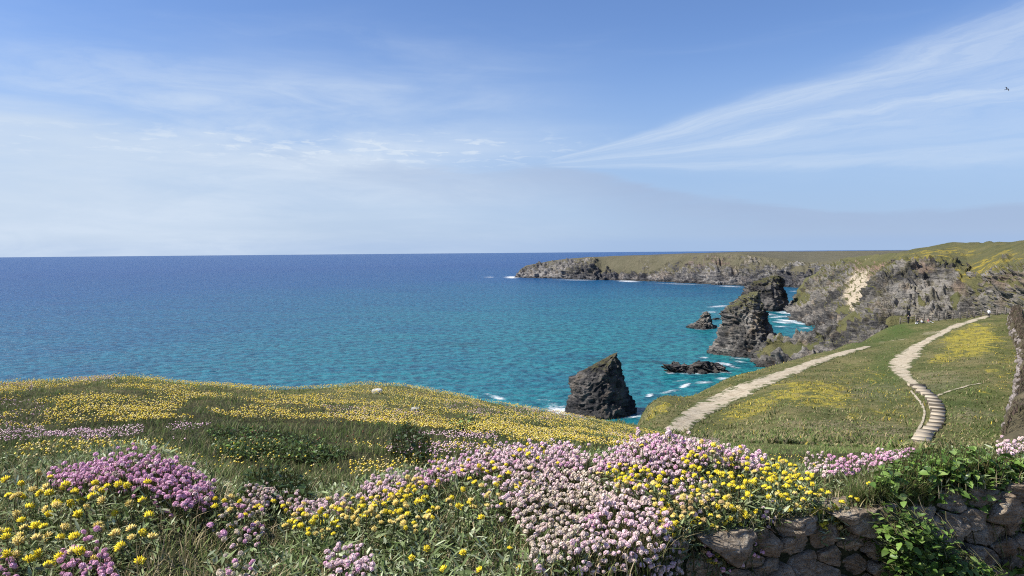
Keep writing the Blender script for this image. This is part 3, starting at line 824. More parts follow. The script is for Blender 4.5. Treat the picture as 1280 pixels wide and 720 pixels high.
for a in [(702, 514, 26, 9, 4, 1.25), (690, 508, 16, 7, 0, .8), (742, 524, 30, 4, 5, .9), (790, 521, 22, 4, -4, .8), (622, 497, 15, 3.2, 12, 1.1), (610, 493, 10, 2, 12, .9), (812, 494, 8, 3, -12, 1.1), (838, 489, 18, 2.6, -12, 1.0),
          (856, 482, 11, 3.6, -20, 1.2), (880, 478, 18, 2.4, -3, 1.0), (903, 473, 14, 2.4, -4, 1.0), (872, 467, 42, 2.2, 0, .85), (838, 466, 8, 2.5, 0, 1), (905, 455, 18, 2.6, 8, 1.1), (880, 447, 9, 1.8, 0, 1.0),
          (918, 459, 12, 2, 10, .9), (893, 441, 12, 3, 10, .8), (925, 448, 28, 2.2, 6, .7), (640, 346.6, 14, 2.2, 0, 1.2), (612, 346.4, 10, 1.0, 0, .9), (720, 350, 40, 1.4, 1, .8), (785, 351.5, 22, 1.8, 2, 1.1), (850, 355, 50, 1.4, 2, .75),
          (912, 358, 25, 1.5, 2, .9), (898, 383, 20, 2, -4, .95), (888, 390, 16, 1.8, 0, .9), (905, 393, 14, 1.4, 0, .9), (878, 411, 22, 1.8, 0, .8), (984, 391, 20, 2.6, 4, 1.1), (972, 386.5, 14, 1.4, 0, .9), (986, 401, 24, 2.2, 5, 1.2),
          (972, 396, 16, 2.2, -5, 1.0), (998, 404, 16, 2, 8, 1.1), (976, 408, 14, 1.6, 0, .9), (1006, 410, 12, 1.4, 0, 1), (993, 364, 10, 1.0, 0, .9), (968, 388, 26, 1.6, 0, .8), (860, 500, 18, 2, -14, .7), (826, 503, 10, 2, -14, .8), (795, 500, 10, 1.6, 0, .5), (665, 510, 16, 3, 8, .8), (680, 500, 14, 2, 5, .7), (960, 393, 18, 2.0, 4, .9), (990, 396, 22, 1.8, 3, 1.1), (978, 403, 20, 1.8, 4, 1.1), (1004, 399, 10, 1.6, 0, 1), (985, 383, 12, 1.4, 0, .8), (925, 452, 16, 1.8, 6, .9), (850, 476, 14, 1.5, -8, .8), (905, 465, 16, 1.6, 6, .9), (875, 457, 12, 1.2, 0, .7)]:
    foam(*a)
link('sea_foam', raw_mesh('sea_foam', np.concatenate(FV), np.concatenate(FF), dict(core=np.concatenate(FA)), mats=[m_]), None,
     'white surf breaking round the stacks and along the coves', 'surf', kind='stuff')
print('stacks', round(time.time() - T0, 1))

# ------------------------------------------------------------------ paths and steps
m_, k = mat('worn_path')
p = k.pos()
n2 = k.noise(p, 1.1, 6, 0.68); n3 = k.noise(p, 6, 4, 0.6)
c = k.ramp(n2, [(0.30, (0.27, 0.215, 0.145)), (0.5, (0.40, 0.34, 0.245)), (0.72, (0.48, 0.42, 0.32))])
c = k.mix(k.ss(n3, 0.45, 0.75, 0, 0.35), c, (0.17, 0.13, 0.085))
tuft = k.ss(k.m('ADD', k.noise(p, 0.9, 6, 0.72), k.m('MULTIPLY', k.attr('turf').outputs['Fac'], 0.16)), 0.62, 0.68)
c = k.mix(tuft, c, (0.085, 0.095, 0.035))
finish(k, c, 0.95, k.m('ADD', n2, k.m('MULTIPLY', n3, .4)), 0.8, 0.15, 0.1)
PATHM = m_
def ribbon(name, label, rows_, z_off=0.07, nv=14, ragged=0.10, cat='path', turf=0.0, per=26):
    """rows_: (py, left px, right px); every edge point is dropped on the ground"""
    py = np.array([r_[0] for r_ in rows_], float); lx = np.array([r_[1] for r_ in rows_], float); rx = np.array([r_[2] for r_ in rows_], float)
    t = np.linspace(0, len(py) - 1, len(py) * per)
    i = np.arange(len(py))
    def cr(v):
        vv = np.interp(t, i, v); kk = np.ones(per) / per
        return np.convolve(np.pad(vv, per // 2, mode='edge'), kk, 'same')[per // 2:-(per // 2)][:len(t)]
    PY, LX, RX = np.interp(t, i, py), cr(lx), cr(rx)
    LW, ok1 = raycast(LX, PY, 0, 30, 175); RW, ok2 = raycast(RX, PY, 0, 30, 175)
    ok = ok1 & ok2
    LW, RW = LW[ok], RW[ok]
    wd = np.linalg.norm(RW - LW, axis=1)
    dirv = (RW - LW) / wd[:, None]
    LW = LW + dirv * (ragged * 1.6 * wd * fbm(LW * .22, 2))[:, None]; RW = RW + dirv * (ragged * 1.6 * wd * fbm(RW * .22 + 50, 2))[:, None]
    s_ = np.linspace(0, 1, nv)
    V = LW[:, None] * (1 - s_[None, :, None]) + RW[:, None] * s_[None, :, None]
    V[..., 2] = g(V[..., 0], V[..., 1]) + z_off * (0.25 + 0.75 * np.minimum(1, np.minimum(s_, 1 - s_) * 8))[None] + 0.012 * fbm(V / 1.2, 2)
    tf = ((np.abs(s_ - .5) * 2) ** 2)[None] * np.ones((len(V), 1)) * 1.3 + turf
    o = link(name, raw_mesh(name, V, grid_faces(*V.shape[:2]), dict(turf=tf.ravel()), mats=[PATHM]), None, label, cat, kind='structure')
    return o
main_rows = [(393.5, 1236, 1247), (397, 1222, 1236), (400, 1212, 1226), (406, 1190, 1208), (412, 1178, 1191), (420, 1163, 1178), (428, 1147, 1164), (434, 1135, 1157), (440, 1125, 1152), (447, 1116, 1147), (455, 1112, 1143), (463, 1112, 1138), (470, 1119, 1139), (476, 1129, 1146), (484, 1139, 1154),
             (490, 1148, 1161), (497, 1156, 1170), (505, 1162, 1177), (515, 1166, 1179), (525, 1166, 1178), (533, 1163, 1175), (540, 1156, 1168), (550, 1146, 1158), (558, 1141, 1152)]
main_path = ribbon('path', 'pale winding footpath with steps crossing the green hollow', main_rows, turf=0.15)
ribbon('path', 'thin worn trail beside the stepped footpath', [(489, 1137, 1140), (496, 1143, 1147), (505, 1150, 1154), (515, 1154, 1158), (524, 1152, 1157), (533, 1148, 1153), (543, 1142, 1147), (553, 1138, 1142)], turf=0.3)
ribbon('path', 'faint branch trail leaving the steps towards the stony bank', [(479.5, 1224, 1230), (482, 1208, 1216), (485.5, 1196, 1204), (489, 1184, 1192), (492.5, 1174, 1182), (496, 1168, 1174)], z_off=0.06, turf=0.5, ragged=.3)
ribbon('path', 'broad sandy track slanting along the cliff edge', [(433.5, 1080, 1090), (437, 1062, 1080), (442, 1042, 1064), (448, 1022, 1044), (455, 1000, 1026), (462, 980, 1008), (470, 956, 990), (477, 934, 974), (484, 916, 957), (492, 897, 940), (500, 880, 922), (508, 866, 908), (516, 853, 892), (524, 843, 880), (533, 834, 868), (540, 828, 860)],
       z_off=0.10, turf=0.18, ragged=.08)
# steps: a pale tread slab with a dark timber riser, one under the other
TREAD = simple('tread_earth', (0.43, 0.36, 0.26), 0.95, 0.1, var=0.2, scale=5)
TIMBER = simple('old_timber', (0.10, 0.085, 0.065), 0.9, 0.1, var=0.25, scale=8)
def boxmesh(name, sx, sy, sz, material, jit=0.0, bev=0.0):
    v = np.array([[x, y, z] for x in (-.5, .5) for y in (-.5, .5) for z in (-.5, .5)], float) * [sx, sy, sz]
    v += rng.normal(size=v.shape) * jit
    return raw_mesh(name, v, [(0, 1, 3, 2), (4, 6, 7, 5), (0, 4, 5, 1), (2, 3, 7, 6), (0, 2, 6, 4), (1, 5, 7, 3)], smooth=False, mats=[material])
sy_ = np.array([r_[0] for r_ in main_rows], float)
step_py = [482.5, 486, 490, 494, 498.5, 503, 507.5, 512, 516.5, 521, 525.5, 530, 534.5, 539, 543.5, 548, 552.5]
step_py = np.array(step_py)
slx = np.interp(step_py, sy_, [r_[1] for r_ in main_rows]); srx = np.interp(step_py, sy_, [r_[2] for r_ in main_rows])
sc3, _ok = raycast((slx + srx) / 2, step_py, 0, 30, 175)
for i in range(len(step_py)):
    dv = sc3[max(i - 1, 0)] - sc3[min(i + 1, len(sc3) - 1)]
    ang = math.atan2(dv[1], dv[0]) - math.pi / 2
    c = sc3[i]
    L = max(.95, (srx[i] - slx[i]) / F * c[1] * rng.uniform(.95, 1.2))
    gap_ = np.linalg.norm(dv) / 2
    st_ = link('step', boxmesh('step', L, gap_ * .62, 0.30, TREAD, 0.025), main_path)
    st_.location = (c[0], c[1], float(g(c[0], c[1])) + 0.02 + .03 * rng.uniform()); st_.rotation_euler = (0, 0, ang + rng.normal() * .09)
    rs = link('riser', boxmesh('riser', L * 1.06, 0.15, 0.42, TIMBER, 0.015), st_)
    rs.location = (rng.normal() * .03, -gap_ * .36, 0.03)

# ------------------------------------------------------------------ fence
WOOD = simple('grey_fence_wood', (0.20, 0.175, 0.145), 0.9, 0.15, var=0.2, scale=4)
fpx = np.array([1125.3, 1142, 1165, 1187, 1210, 1232, 1257]); fD = np.array([156, 155, 154, 154, 154, 154, 152.0])
fw = [P(a, 400, b_) for a, b_ in zip(fpx, fD)]
seg = np.concatenate([[0], np.cumsum([np.linalg.norm((fw[i + 1] - fw[i])[:2]) for i in range(len(fw) - 1)])])
npost = 15
pp = [(np.interp(s_, seg, [q_[0] for q_ in fw]), np.interp(s_, seg, [q_[1] for q_ in fw])) for s_ in np.linspace(0, seg[-1], npost)]
fence = link('post_and_rail_fence', None, None, 'grey wooden post and rail fence at the top of the hollow', 'fence', loc=(pp[0][0], pp[0][1], float(g(*pp[0]))))
FB = np.array(fence.location)
pm = boxmesh('fence_post', 0.20, 0.18, 1.75, WOOD, 0.01)
for x, y in pp:
    o = link('post', pm, fence); o.location = Vector((x, y, float(g(x, y)) + 0.60 + rng.uniform(-.05, .06))) - fence.location
    o.rotation_euler = (rng.normal() * .03, rng.normal() * .03, rng.uniform(-.3, .3))
for i in range(npost - 1):
    for hh in (0.42, 0.80, 1.18):
        if i == 1 and hh == 0.42: continue
        a = np.array([*pp[i], float(g(*pp[i])) + hh]); b_ = np.array([*pp[i + 1], float(g(*pp[i + 1])) + hh])
        L = np.linalg.norm(b_ - a)
        o = link('rail', boxmesh('rail', L * 1.02, 0.07, 0.13, WOOD, 0.006), fence)
        o.location = Vector((a + b_) / 2) - fence.location
        dd = (b_ - a) / L
        o.rotation_euler = (0, -math.asin(dd[2]), math.atan2(dd[1], dd[0]))

# ------------------------------------------------------------------ people
def person(label, px, D, joints, radii, edges, bands, yaw=0.0, sit=False):
    """one skinned body; bands: list of (test(x,y,z), material)"""
    me = bpy.data.meshes.new('body')
    me.from_pydata(joints, edges, [])
    o = bpy.data.objects.new('person', me); COL.objects.link(o)
    sk_ = o.modifiers.new('skin', 'SKIN')
    for i, r_ in enumerate(radii):
        sv_ = me.skin_vertices[0].data[i]; sv_.radius = (r_, r_) if not isinstance(r_, tuple) else r_
        sv_.use_root = (i == 0)
    o.modifiers.new('sub', 'SUBSURF').levels = 1
    dg = bpy.context.evaluated_depsgraph_get()
    ev = bpy.data.meshes.new_from_object(o.evaluated_get(dg))
    o.modifiers.clear()
    o.data = ev
    ev.materials.clear()
    for _, m2 in bands: ev.materials.append(m2)
    for pl in ev.polygons:
        pl.use_smooth = True
        c = pl.center
        for j, (ts, _) in enumerate(bands):
            if ts(c.x, c.y, c.z): pl.material_index = j; break
    w_ = P(px, 400, D)
    zmin = min(v.co.z for v in ev.vertices)
    o.location = (w_[0], w_[1], float(g(w_[0], w_[1])) - zmin - 0.02)
    o.rotation_euler = (0, 0, yaw)
    o['label'] = label; o['category'] = 'person'; o['group'] = 'people by the fence'
    return o
SKIN = simple('skin', (0.52, 0.33, 0.25), .6, var=.05); HAIR = simple('brown_hair', (0.05, 0.035, 0.025), .7)
WHITE = simple('white_cloth', (0.74, 0.74, 0.76), .8, var=.05); DARK = simple('dark_cloth', (0.025, 0.027, 0.035), .8, var=.1); PINK = simple('red_cloth', (0.42, 0.14, 0.14), .8, var=.1)
def standing(top, bottom):
    J = [(0, 0, .95), (0, 0, 1.18), (0, 0, 1.42), (0, 0, 1.53), (0, -.02, 1.66), (0, -.02, 1.76),
         (-.10, 0, .90), (-.12, .05, .50), (-.12, -.04, .09), (-.12, -.20, .05),
         (.10, 0, .90), (.12, -.10, .50), (.13, .12, .10), (.13, 0.0, .04),
         (-.19, 0, 1.42), (-.27, .03, 1.14), (-.27, -.10, .90), (-.26, -.14, .80), (.19, 0, 1.42), (.27, -.03, 1.14), (.26, -.16, .92), (.25, -.20, .82)]
    Rr = [.15, .14, .16, .06, .10, .075, .10, .075, .05, .04, .10, .075, .05, .04, .075, .055, .04, .035, .075, .055, .04, .035]
    E = [(0, 1), (1, 2), (2, 3), (3, 4), (4, 5), (0, 6), (6, 7), (7, 8), (8, 9), (0, 10), (10, 11), (11, 12), (12, 13), (2, 14), (14, 15), (15, 16), (16, 17), (2, 18), (18, 19), (19, 20), (20, 21)]
    bands = [(lambda x, y, z: z > 1.70 or (z > 1.58 and y > .02), HAIR), (lambda x, y, z: z > 1.50, SKIN), (lambda x, y, z: abs(x) > .2 and z < .90, SKIN), (lambda x, y, z: z > .92, top), (lambda x, y, z: z > -1, bottom)]
    return J, Rr, E, bands
def seated(top, bottom):
    J = [(0, 0, .14), (0, .03, .36), (0, .05, .58), (0, .04, .68), (0, 0, .80), (0, 0, .90),
         (-.10, -.08, .14), (-.14, -.42, .34), (-.14, -.70, .07), (-.14, -.86, .07), (.10, -.08, .14), (.14, -.46, .22), (.15, -.84, .07), (.15, -.98, .10),
         (-.19, .05, .57), (-.26, -.12, .40), (-.16, -.36, .42), (-.15, -.44, .42), (.19, .05, .57), (.28, .16, .36), (.26, .22, .10), (.26, .22, .04)]
    _, Rr, E, _ = standing(top, bottom)
    bands = [(lambda x, y, z: z > .85 or (z > .74 and y > .05), HAIR), (lambda x, y, z: z > .67, SKIN), (lambda x, y, z: z > .26 and y > -.3, top), (lambda x, y, z: z > -1, bottom)]
    return J, Rr, E, bands
person('walker in white top and dark trousers on the path by the fence', 1236, 150, *standing(WHITE, DARK), yaw=2.6)
person('person in dark clothes standing against the fence', 1135.5, 153.5, *standing(DARK, DARK), yaw=0.4)
person('person in white top sitting on the grass below the fence', 1152, 150, *seated(WHITE, DARK), yaw=0.9)
person('person in dark top sitting on the grass below the fence', 1147, 150, *seated(DARK, WHITE), yaw=-0.8)
person('person in red top sitting on the grass below the fence', 1160.5, 150.5, *seated(PINK, WHITE), yaw=1.2)

# ------------------------------------------------------------------ bird
def make_bird():
    n = 10; a = np.linspace(0, 2 * np.pi, n, endpoint=False)
    prof_ = [(-.24, .008), (-.20, .022), (-.14, .035), (-.02, .055), (.10, .045), (.15, .03), (.18, .034), (.22, .028), (.25, .012), (.29, .003)]
    body = np.array([[[r_ * math.cos(t), y, r_ * math.sin(t)] for t in a] for y, r_ in prof_])
    V = [body.reshape(-1, 3)]; Fc = [tuple(f) for f in grid_faces(len(prof_), n, True)]
    for s in (-1, 1):
        sp = np.array([0.03, .15, .30, .46]); zz = np.array([.02, .10, .12, .03]); le = np.array([.10, .14, .10, -.02]); te = np.array([-.06, -.04, -.05, -.06]); th = np.array([.02, .014, .008, .003])
        b0 = sum(len(v) for v in V)
        ring = np.stack([np.stack([s * sp, le, zz], -1), np.stack([s * sp, (le + te) / 2, zz + th], -1), np.stack([s * sp, te, zz], -1), np.stack([s * sp, (le + te) / 2, zz - th], -1)], 1)
        V.append(ring.reshape(-1, 3)); Fc += [tuple(q_ + b0) for q_ in grid_faces(4, 4, True)]; Fc.append(tuple(b0 + 12 + i for i in range(4)))
    b0 = sum(len(v) for v in V)
    V.append(np.array([[-.02, -.2, .01], [.02, -.2, .01], [.06, -.36, 0], [-.06, -.36, 0], [0, -.2, -.012], [0, -.36, -.008]]))
    Fc += [(b0, b0 + 1, b0 + 2, b0 + 3), (b0, b0 + 4, b0 + 5, b0 + 3), (b0 + 1, b0 + 2, b0 + 5, b0 + 4), (b0 + 3, b0 + 2, b0 + 5)]
    return raw_mesh('bird', np.concatenate(V), Fc, mats=[simple('dark_feather', (0.03, 0.03, 0.035), .6, var=.1)])
o = link('bird', make_bird(), None, 'small dark bird flying in the pale cirrus', 'bird')
o.location = P(1258.5, 111.5, 105); o.rotation_euler = (R(25), R(48), R(-70))

# ------------------------------------------------------------------ lumpy stones
def lump(name, sx, sy, sz, material, seed, sub=3, rough_=.22):
    import bmesh
    bm = bmesh.new(); bmesh.ops.create_icosphere(bm, subdivisions=sub, radius=1)
    v = np.array([q_.co[:] for q_ in bm.verts]); f = [tuple(q_.index for q_ in fc.verts) for fc in bm.faces]; bm.free()
    v = np.sign(v) * np.abs(v) ** 0.75
    v = v * (1 + rough_ * fbm(v * 1.1 + seed * 7.7, 4)[:, None]) * [sx, sy, sz]
    z_ = np.full(len(v), 0.0)
    return raw_mesh(name, v, np.array(f), dict(tone=z_ + .5, scar=z_, red=z_, yel=z_, grass=z_), smooth=sub > 2, mats=[material])
m_, k = mat('pale_stone')
n2 = k.noise(k.pos(), 5, 6, .65); n3 = k.noise(k.pos(), 30, 4, .6)
c = k.ramp(n2, [(0.3, (0.36, 0.34, 0.30)), (0.5, (0.60, 0.58, 0.54)), (.7, (0.72, 0.71, 0.68))])
c = k.mix(k.ss(n3, .5, .7, 0, .4), c, (.30, .29, .24)); finish(k, c, .9, n3, .5, .02, .15)
PALE = m_
def on_ground(px, py, h=0.0):
    a, ok = raycast(np.array([float(px)]), np.array([float(py)]), h)
    return a[0]
for lab, px, py, sx in (('white weathered boulder bedded in yellow flowers on the brow', 471, 491, .105), ('small pale flat stone beside a pink thrift patch', 519, 513, .07)):
    w_ = on_ground(px, py)
    o = link('boulder', lump('boulder', sx, sx * .7, sx * .55, PALE, px), None, lab, 'boulder'); o.location = w_ + [0, 0, sx * .28]

# stony bank along the right-hand side of the hollow
m_, k = mat('bank_stone')
n2 = k.noise(k.pos(), 1.2, 6, .65)
finish(k, k.ramp(n2, [(.3, (.10, .085, .075)), (.5, (.22, .19, .17)), (.72, (.36, .31, .29))]), .9, n2, .8, .1, .15)
BSTONE = m_
m_, k = mat('bank_earth')
n2 = k.noise(k.pos(), 1.6, 6, .65)
finish(k, k.ramp(n2, [(.3, (.055, .05, .03)), (.55, (.10, .085, .05)), (.75, (.16, .125, .085))]), .95, n2, .8, .2, .1)
BEARTH = m_
bk_px = np.array([(43, 1256), (48, 1257), (56, 1262), (66, 1268), (80, 1273), (100, 1270), (118, 1262), (132, 1257), (146, 1259)], float)
Db = np.geomspace(38, 147, 150)
bx_ = (np.interp(Db, bk_px[:, 0], bk_px[:, 1] + 5) - 640) / F * Db
cross = np.array([(-.25, -.3), (0, .45), (.15, 1.1), (.5, 1.75), (1.1, 2.1), (1.9, 2.0), (2.6, 1.2), (3.0, -.3)])
ht_ = np.interp(Db, [38, 40, 47, 147], [0.0, .1, 1, 1])
V = np.stack([bx_[:, None] + cross[None, :, 0], np.repeat(Db[:, None], 8, 1), np.zeros((150, 8))], -1)
V[..., 2] = g(V[..., 0], V[..., 1]) + cross[None, :, 1] * (0.9 + .35 * fbm(V / 6, 2)) * ht_[:, None]
V += 0.30 * np.stack([fbm(V / 2.2 + o_, 2) for o_ in (0, 40, 80)], -1)
bank = link('stone_bank', None, None, 'stony earth bank with brown scrub edging the grassy hollow', 'bank', loc=(float(bx_[0]), float(Db[0]), float(g(bx_[0], Db[0]))))
BL = np.array(bank.location)
link('earth_core', raw_mesh('earth_core', V - BL, grid_faces(150, 8)[:, ::-1], mats=[BEARTH]), bank)
lm = [lump('bank_stone', .36, .30, .24, BSTONE, 3 + i, 2, .5) for i in range(5)]
for i in range(170):
    D_ = float(np.exp(rng.uniform(math.log(46), math.log(146)))); hh = rng.uniform(.02, 1.7)
    x = float(np.interp(D_, Db, bx_)) + np.interp(hh, [-.3, .45, 1.1, 1.75], [-.25, 0, .15, .5]); s_ = rng.uniform(.25, .95)
    o = link('stone', lm[i % 5], bank); o.location = np.array([x - .05, D_, float(g(x, D_)) + hh * .95]) - BL
    o.rotation_euler = rng.uniform(0, 6, 3); o.scale = (s_, s_, s_ * .8)

# ------------------------------------------------------------------ leaves, blades, flower heads (numpy builders)
def blades(base, length, width, lean, az_, col, segs=3, tipcol=None):
    """curved tapering blades; returns V, F, Col"""
    n = len(base)
    t = np.linspace(0, 1, segs + 1)
    dirh = np.stack([np.cos(az_), np.sin(az_), np.zeros(n)], -1)
    side = np.stack([-np.sin(az_), np.cos(az_), np.zeros(n)], -1)
    V, Cc = [], []
    for i, tt in enumerate(t):
        bend = lean * tt ** 1.7
        c = base + dirh * (length * bend)[:, None] + np.array([0, 0, 1.0]) * (length * (tt - 0.35 * lean * tt ** 2))[:, None]
        wv_ = width * (1 - tt) ** 0.7 * (0.75 + 0.6 * tt * (1 - tt) * 2)
        cc = col if tipcol is None else col * (1 - tt) + tipcol * tt
        if i < segs:
            V += [c - side * wv_[:, None] / 2, c + side * wv_[:, None] / 2]; Cc += [cc, cc]
        else:
            V += [c]; Cc += [cc]
    V = np.stack(V, 1); Cc = np.stack(Cc, 1); nv = V.shape[1]
    off = (np.arange(n) * nv)[:, None]
    fs = []
    for i in range(segs - 1):
        a = 2 * i
        fs += [[a, a + 1, a + 3], [a, a + 3, a + 2]]
    a = 2 * (segs - 1)
    fs += [[a, a + 1, a + 2]]
    fs = np.array(fs)
    Fc = (off[:, None, :] + fs[None]).reshape(-1, 3)
    return V.reshape(-1, 3), Fc, Cc.reshape(-1, 3)

def leaves(base, length, width, dirv, nrm, col, fold=0.25, curl=0.2):
    """flat-ish pointed leaves: 7 verts, 6 tris each"""
    n = len(base)
    dirv = dirv / np.linalg.norm(dirv, axis=1)[:, None]
    side = np.cross(dirv, nrm); side /= np.linalg.norm(side, axis=1)[:, None] + 1e-9
    up = np.cross(side, dirv)
    L = length[:, None]; W = width[:, None]
    pts_ = [(0, 0, 0), (.35, -.5, fold * .5), (.35, 0, 0), (.35, .5, fold * .5), (.72, -.36, fold * .3 - curl * .4), (.72, .36, fold * .3 - curl * .4), (1, 0, -curl)]
    V = np.stack([base + dirv * L * a + side * W * b_ + up * W * c for a, b_, c in pts_], 1)
    V = np.concatenate([V, (base + dirv * L * .72 - up * W * curl * .5)[:, None]], 1)
    fs = np.array([[0, 2, 1], [0, 3, 2], [1, 2, 7], [1, 7, 4], [2, 3, 5], [2, 5, 7], [4, 7, 6], [7, 5, 6]])
    Fc = ((np.arange(n) * 8)[:, None, None] + fs[None]).reshape(-1, 3)
    return V.reshape(-1, 3), Fc, np.repeat(col[:, None], 8, 1).reshape(-1, 3)

def join(parts):
    V, Fc, Cc, b0 = [], [], [], 0
    for v, f, c in parts:
        V.append(v); Fc.append(f + b0); Cc.append(c); b0 += len(v)
    return np.concatenate(V), np.concatenate(Fc), np.concatenate(Cc)

def pick(cols_, n, jit=.18):
    cols_ = np.array(cols_); c = cols_[rng.integers(0, len(cols_), n)]
    return c * (1 + rng.normal(size=(n, 1)) * jit).clip(.5, 1.6)

GRASSM = vcol('grass_blade', .65, .25, .30)
LEAFM = vcol('herb_leaf', .45, .4, .25)
FLOWM = vcol('petals', .75, .15, .25)
DUSTY = vcol('woolly_leaf', .8, .15, .2)

GREENS = [(.072, .100, .024), (.055, .085, .020), (.095, .118, .034), (.12, .118, .046), (.16, .14, .066)]
DARKG = [(.028, .048, .012), (.040, .062, .016), (.055, .080, .020), (.075, .088, .026)]
DRYG = [(.26, .21, .12), (.20, .16, .085), (.33, .27, .17)]

def in_poly(px, py, poly):
    r = np.zeros(len(px), bool); n = len(poly); j = n - 1
    for i in range(n):
        xi, yi = poly[i]; xj, yj = poly[j]
        r ^= ((yi > py) != (yj > py)) & (px < (xj - xi) * (py - yi) / (yj - yi + 1e-9) + xi)
        j = i
    return r

def fan_sample(n, d0, d1, u0=-.86, u1=.9, power=1.0):
    """points scattered on the ground, thinning with distance"""
    u = rng.uniform(u0, u1, n); y = np.exp(rng.uniform(math.log(d0), math.log(d1), n))
    return u * y, y

# --- grass on the hedge top
n = 62000
x, y = fan_sample(n, 1.38, 4.6)
ys_ = wall_y(x / y)
sel = (y > ys_ - 0.02); x, y = x[sel], y[sel]; n = len(x)
b_ = np.stack([x, y, g(x, y) - .01], -1)
ln = rng.uniform(.035, .105, n) * (0.8 + .35 * fbm(b_ * 2.2, 2))
c = pick(GREENS + DARKG[2:] + DRYG, n, .3) * 1.4; hh = join([blades(b_, ln, rng.uniform(.0022, .0052, n), rng.uniform(.1, 1.15, n), rng.uniform(0, 6.28, n), c, 3, c * 1.25)])
link('hedge_grass', raw_mesh('hedge_grass', hh[0], hh[1], dict(Col=hh[2]), smooth=False, mats=[GRASSM]), None, 'tangled short grass covering the top of the hedge bank', 'grass', kind='stuff')

# --- grey-green herb leaves low in the hedge, the foliage that carries the flowers
n = 30000
x, y = fan_sample(n, 1.38, 4.0)
sel = y > wall_y(x / y) - 0.02; x, y = x[sel], y[sel]; n = len(x)
b_ = np.stack([x, y, g(x, y) + rng.uniform(0.0, .05, n)], -1)
keep = fbm(b_ * 1.6 + 11, 2) > -.25; b_ = b_[keep]; n = len(b_)
az_ = rng.uniform(0, 6.28, n); ele = rng.uniform(.0, 1.1, n)
dv = np.stack([np.cos(az_) * np.cos(ele), np.sin(az_) * np.cos(ele), np.sin(ele)], -1)
hh = leaves(b_, rng.uniform(.016, .045, n), rng.uniform(.004, .010, n), dv, np.array([0, 0, 1.0]) + rng.normal(size=(n, 3)) * .3, pick([(.17, .22, .085), (.25, .30, .15), (.10, .145, .045), (.37, .41, .26)], n, .3))
link('herb_leaves', raw_mesh('herb_leaves', hh[0], hh[1], dict(Col=hh[2]), smooth=False, mats=[DUSTY]), None, 'grey-green narrow herb leaves matted through the hedge top', 'herbs', kind='stuff')

# --- meadow grass out to the brow, and the rough pasture of the hollow
n = 125000
x, y = fan_sample(n, 3.6, 36)
b_ = np.stack([x, y, g(x, y) - .01], -1)
px, py = proj(b_)
sc_ = np.sqrt(y / 5)
tall = 0.75 + .55 * fbm(b_ * .8 + 3, 2)
c = pick([(.075, .112, .026), (.060, .095, .022), (.095, .128, .034), (.118, .132, .046)] + DARKG[1:2] + GREENS[4:], n)
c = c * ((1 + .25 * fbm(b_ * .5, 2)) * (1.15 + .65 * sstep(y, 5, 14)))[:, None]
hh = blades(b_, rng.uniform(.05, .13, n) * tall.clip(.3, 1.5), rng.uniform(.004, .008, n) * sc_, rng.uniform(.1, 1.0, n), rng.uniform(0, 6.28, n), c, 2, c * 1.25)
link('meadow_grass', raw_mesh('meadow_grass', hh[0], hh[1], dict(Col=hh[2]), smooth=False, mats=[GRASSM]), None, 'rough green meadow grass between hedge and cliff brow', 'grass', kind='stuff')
n = 72000
u = rng.uniform(.10, .86, n); y = np.exp(rng.uniform(math.log(26), math.log(158), n)); x = u * y
b_ = np.stack([x, y, g(x, y) - .02], -1)
px, py = proj(b_)
okp = np.ones(n, bool)
for rws in (main_rows, [(430.5, 1086, 1098), (442, 1042, 1064), (455, 1000, 1026), (470, 956, 990), (484, 916, 957), (500, 880, 922), (516, 853, 892), (533, 834, 868), (540, 828, 860)], [(489, 1137, 1140), (515, 1154, 1158), (533, 1148, 1153), (553, 1138, 1142)]):
    a = np.array(rws, float)
    okp &= ~((py > a[0, 0] - 1) & (py < a[-1, 0] + 1) & (px > np.interp(py, a[:, 0], a[:, 1]) - 1) & (px < np.interp(py, a[:, 0], a[:, 2]) + 1))
b_ = b_[okp]; n = len(b_)
c = pick(GREENS + DRYG[1:2], n) * (1.28 + .8 * fbm(b_ / 5, 3) + .5 * pnoise(b_ / 1.3))[:, None].clip(.5, 2.6)
px, py = proj(b_)
yk = blobs(px, py, YEL_BLOBS) * .42 > rng.uniform(size=n) + .12 * pnoise(b_ / 1.5)
c[yk] = pick([(.46, .36, .05), (.40, .33, .07)], int(yk.sum()))
tus = sstep(fbm(b_ / 2.2 + 70, 2), .05, .5)
hh = blades(b_, rng.uniform(.08, .20, n) * (1 + 1.6 * tus), rng.uniform(.05, .12, n), rng.uniform(.4, 1.2, n), rng.uniform(0, 6.28, n), c, 2, c * 1.15)
link('pasture_grass', raw_mesh('pasture_grass', hh[0], hh[1], dict(Col=hh[2]), smooth=False, mats=[GRASSM]), None, 'coarse grass tufts over the slopes of the hollow', 'grass', kind='stuff')

# --- small far flowers of the meadow: tiny domed heads
def tiny_heads(c, r_, col, top=None):
    n = len(c); ring = 4
    a = np.linspace(0, 2 * np.pi, ring, endpoint=False)
    V = [c + np.array([0, 0, 1]) * (r_ * .75)[:, None]]
    for t in a: V.append(c + np.stack([np.cos(t) * r_, np.sin(t) * r_, r_ * rng.uniform(-.2, .3, n)], -1))
    V.append(c - np.array([0, 0, 1]) * (r_ * .8)[:, None])
    V = np.stack(V, 1)
    fs = np.array([[0, 1 + i, 1 + (i + 1) % ring] for i in range(ring)] + [[5, 1 + (i + 1) % ring, 1 + i] for i in range(ring)])
    Fc = ((np.arange(n) * 6)[:, None, None] + fs[None]).reshape(-1, 3)
    Cc = np.repeat(col[:, None], 6, 1)
    return V.reshape(-1, 3), Fc, Cc.reshape(-1, 3)

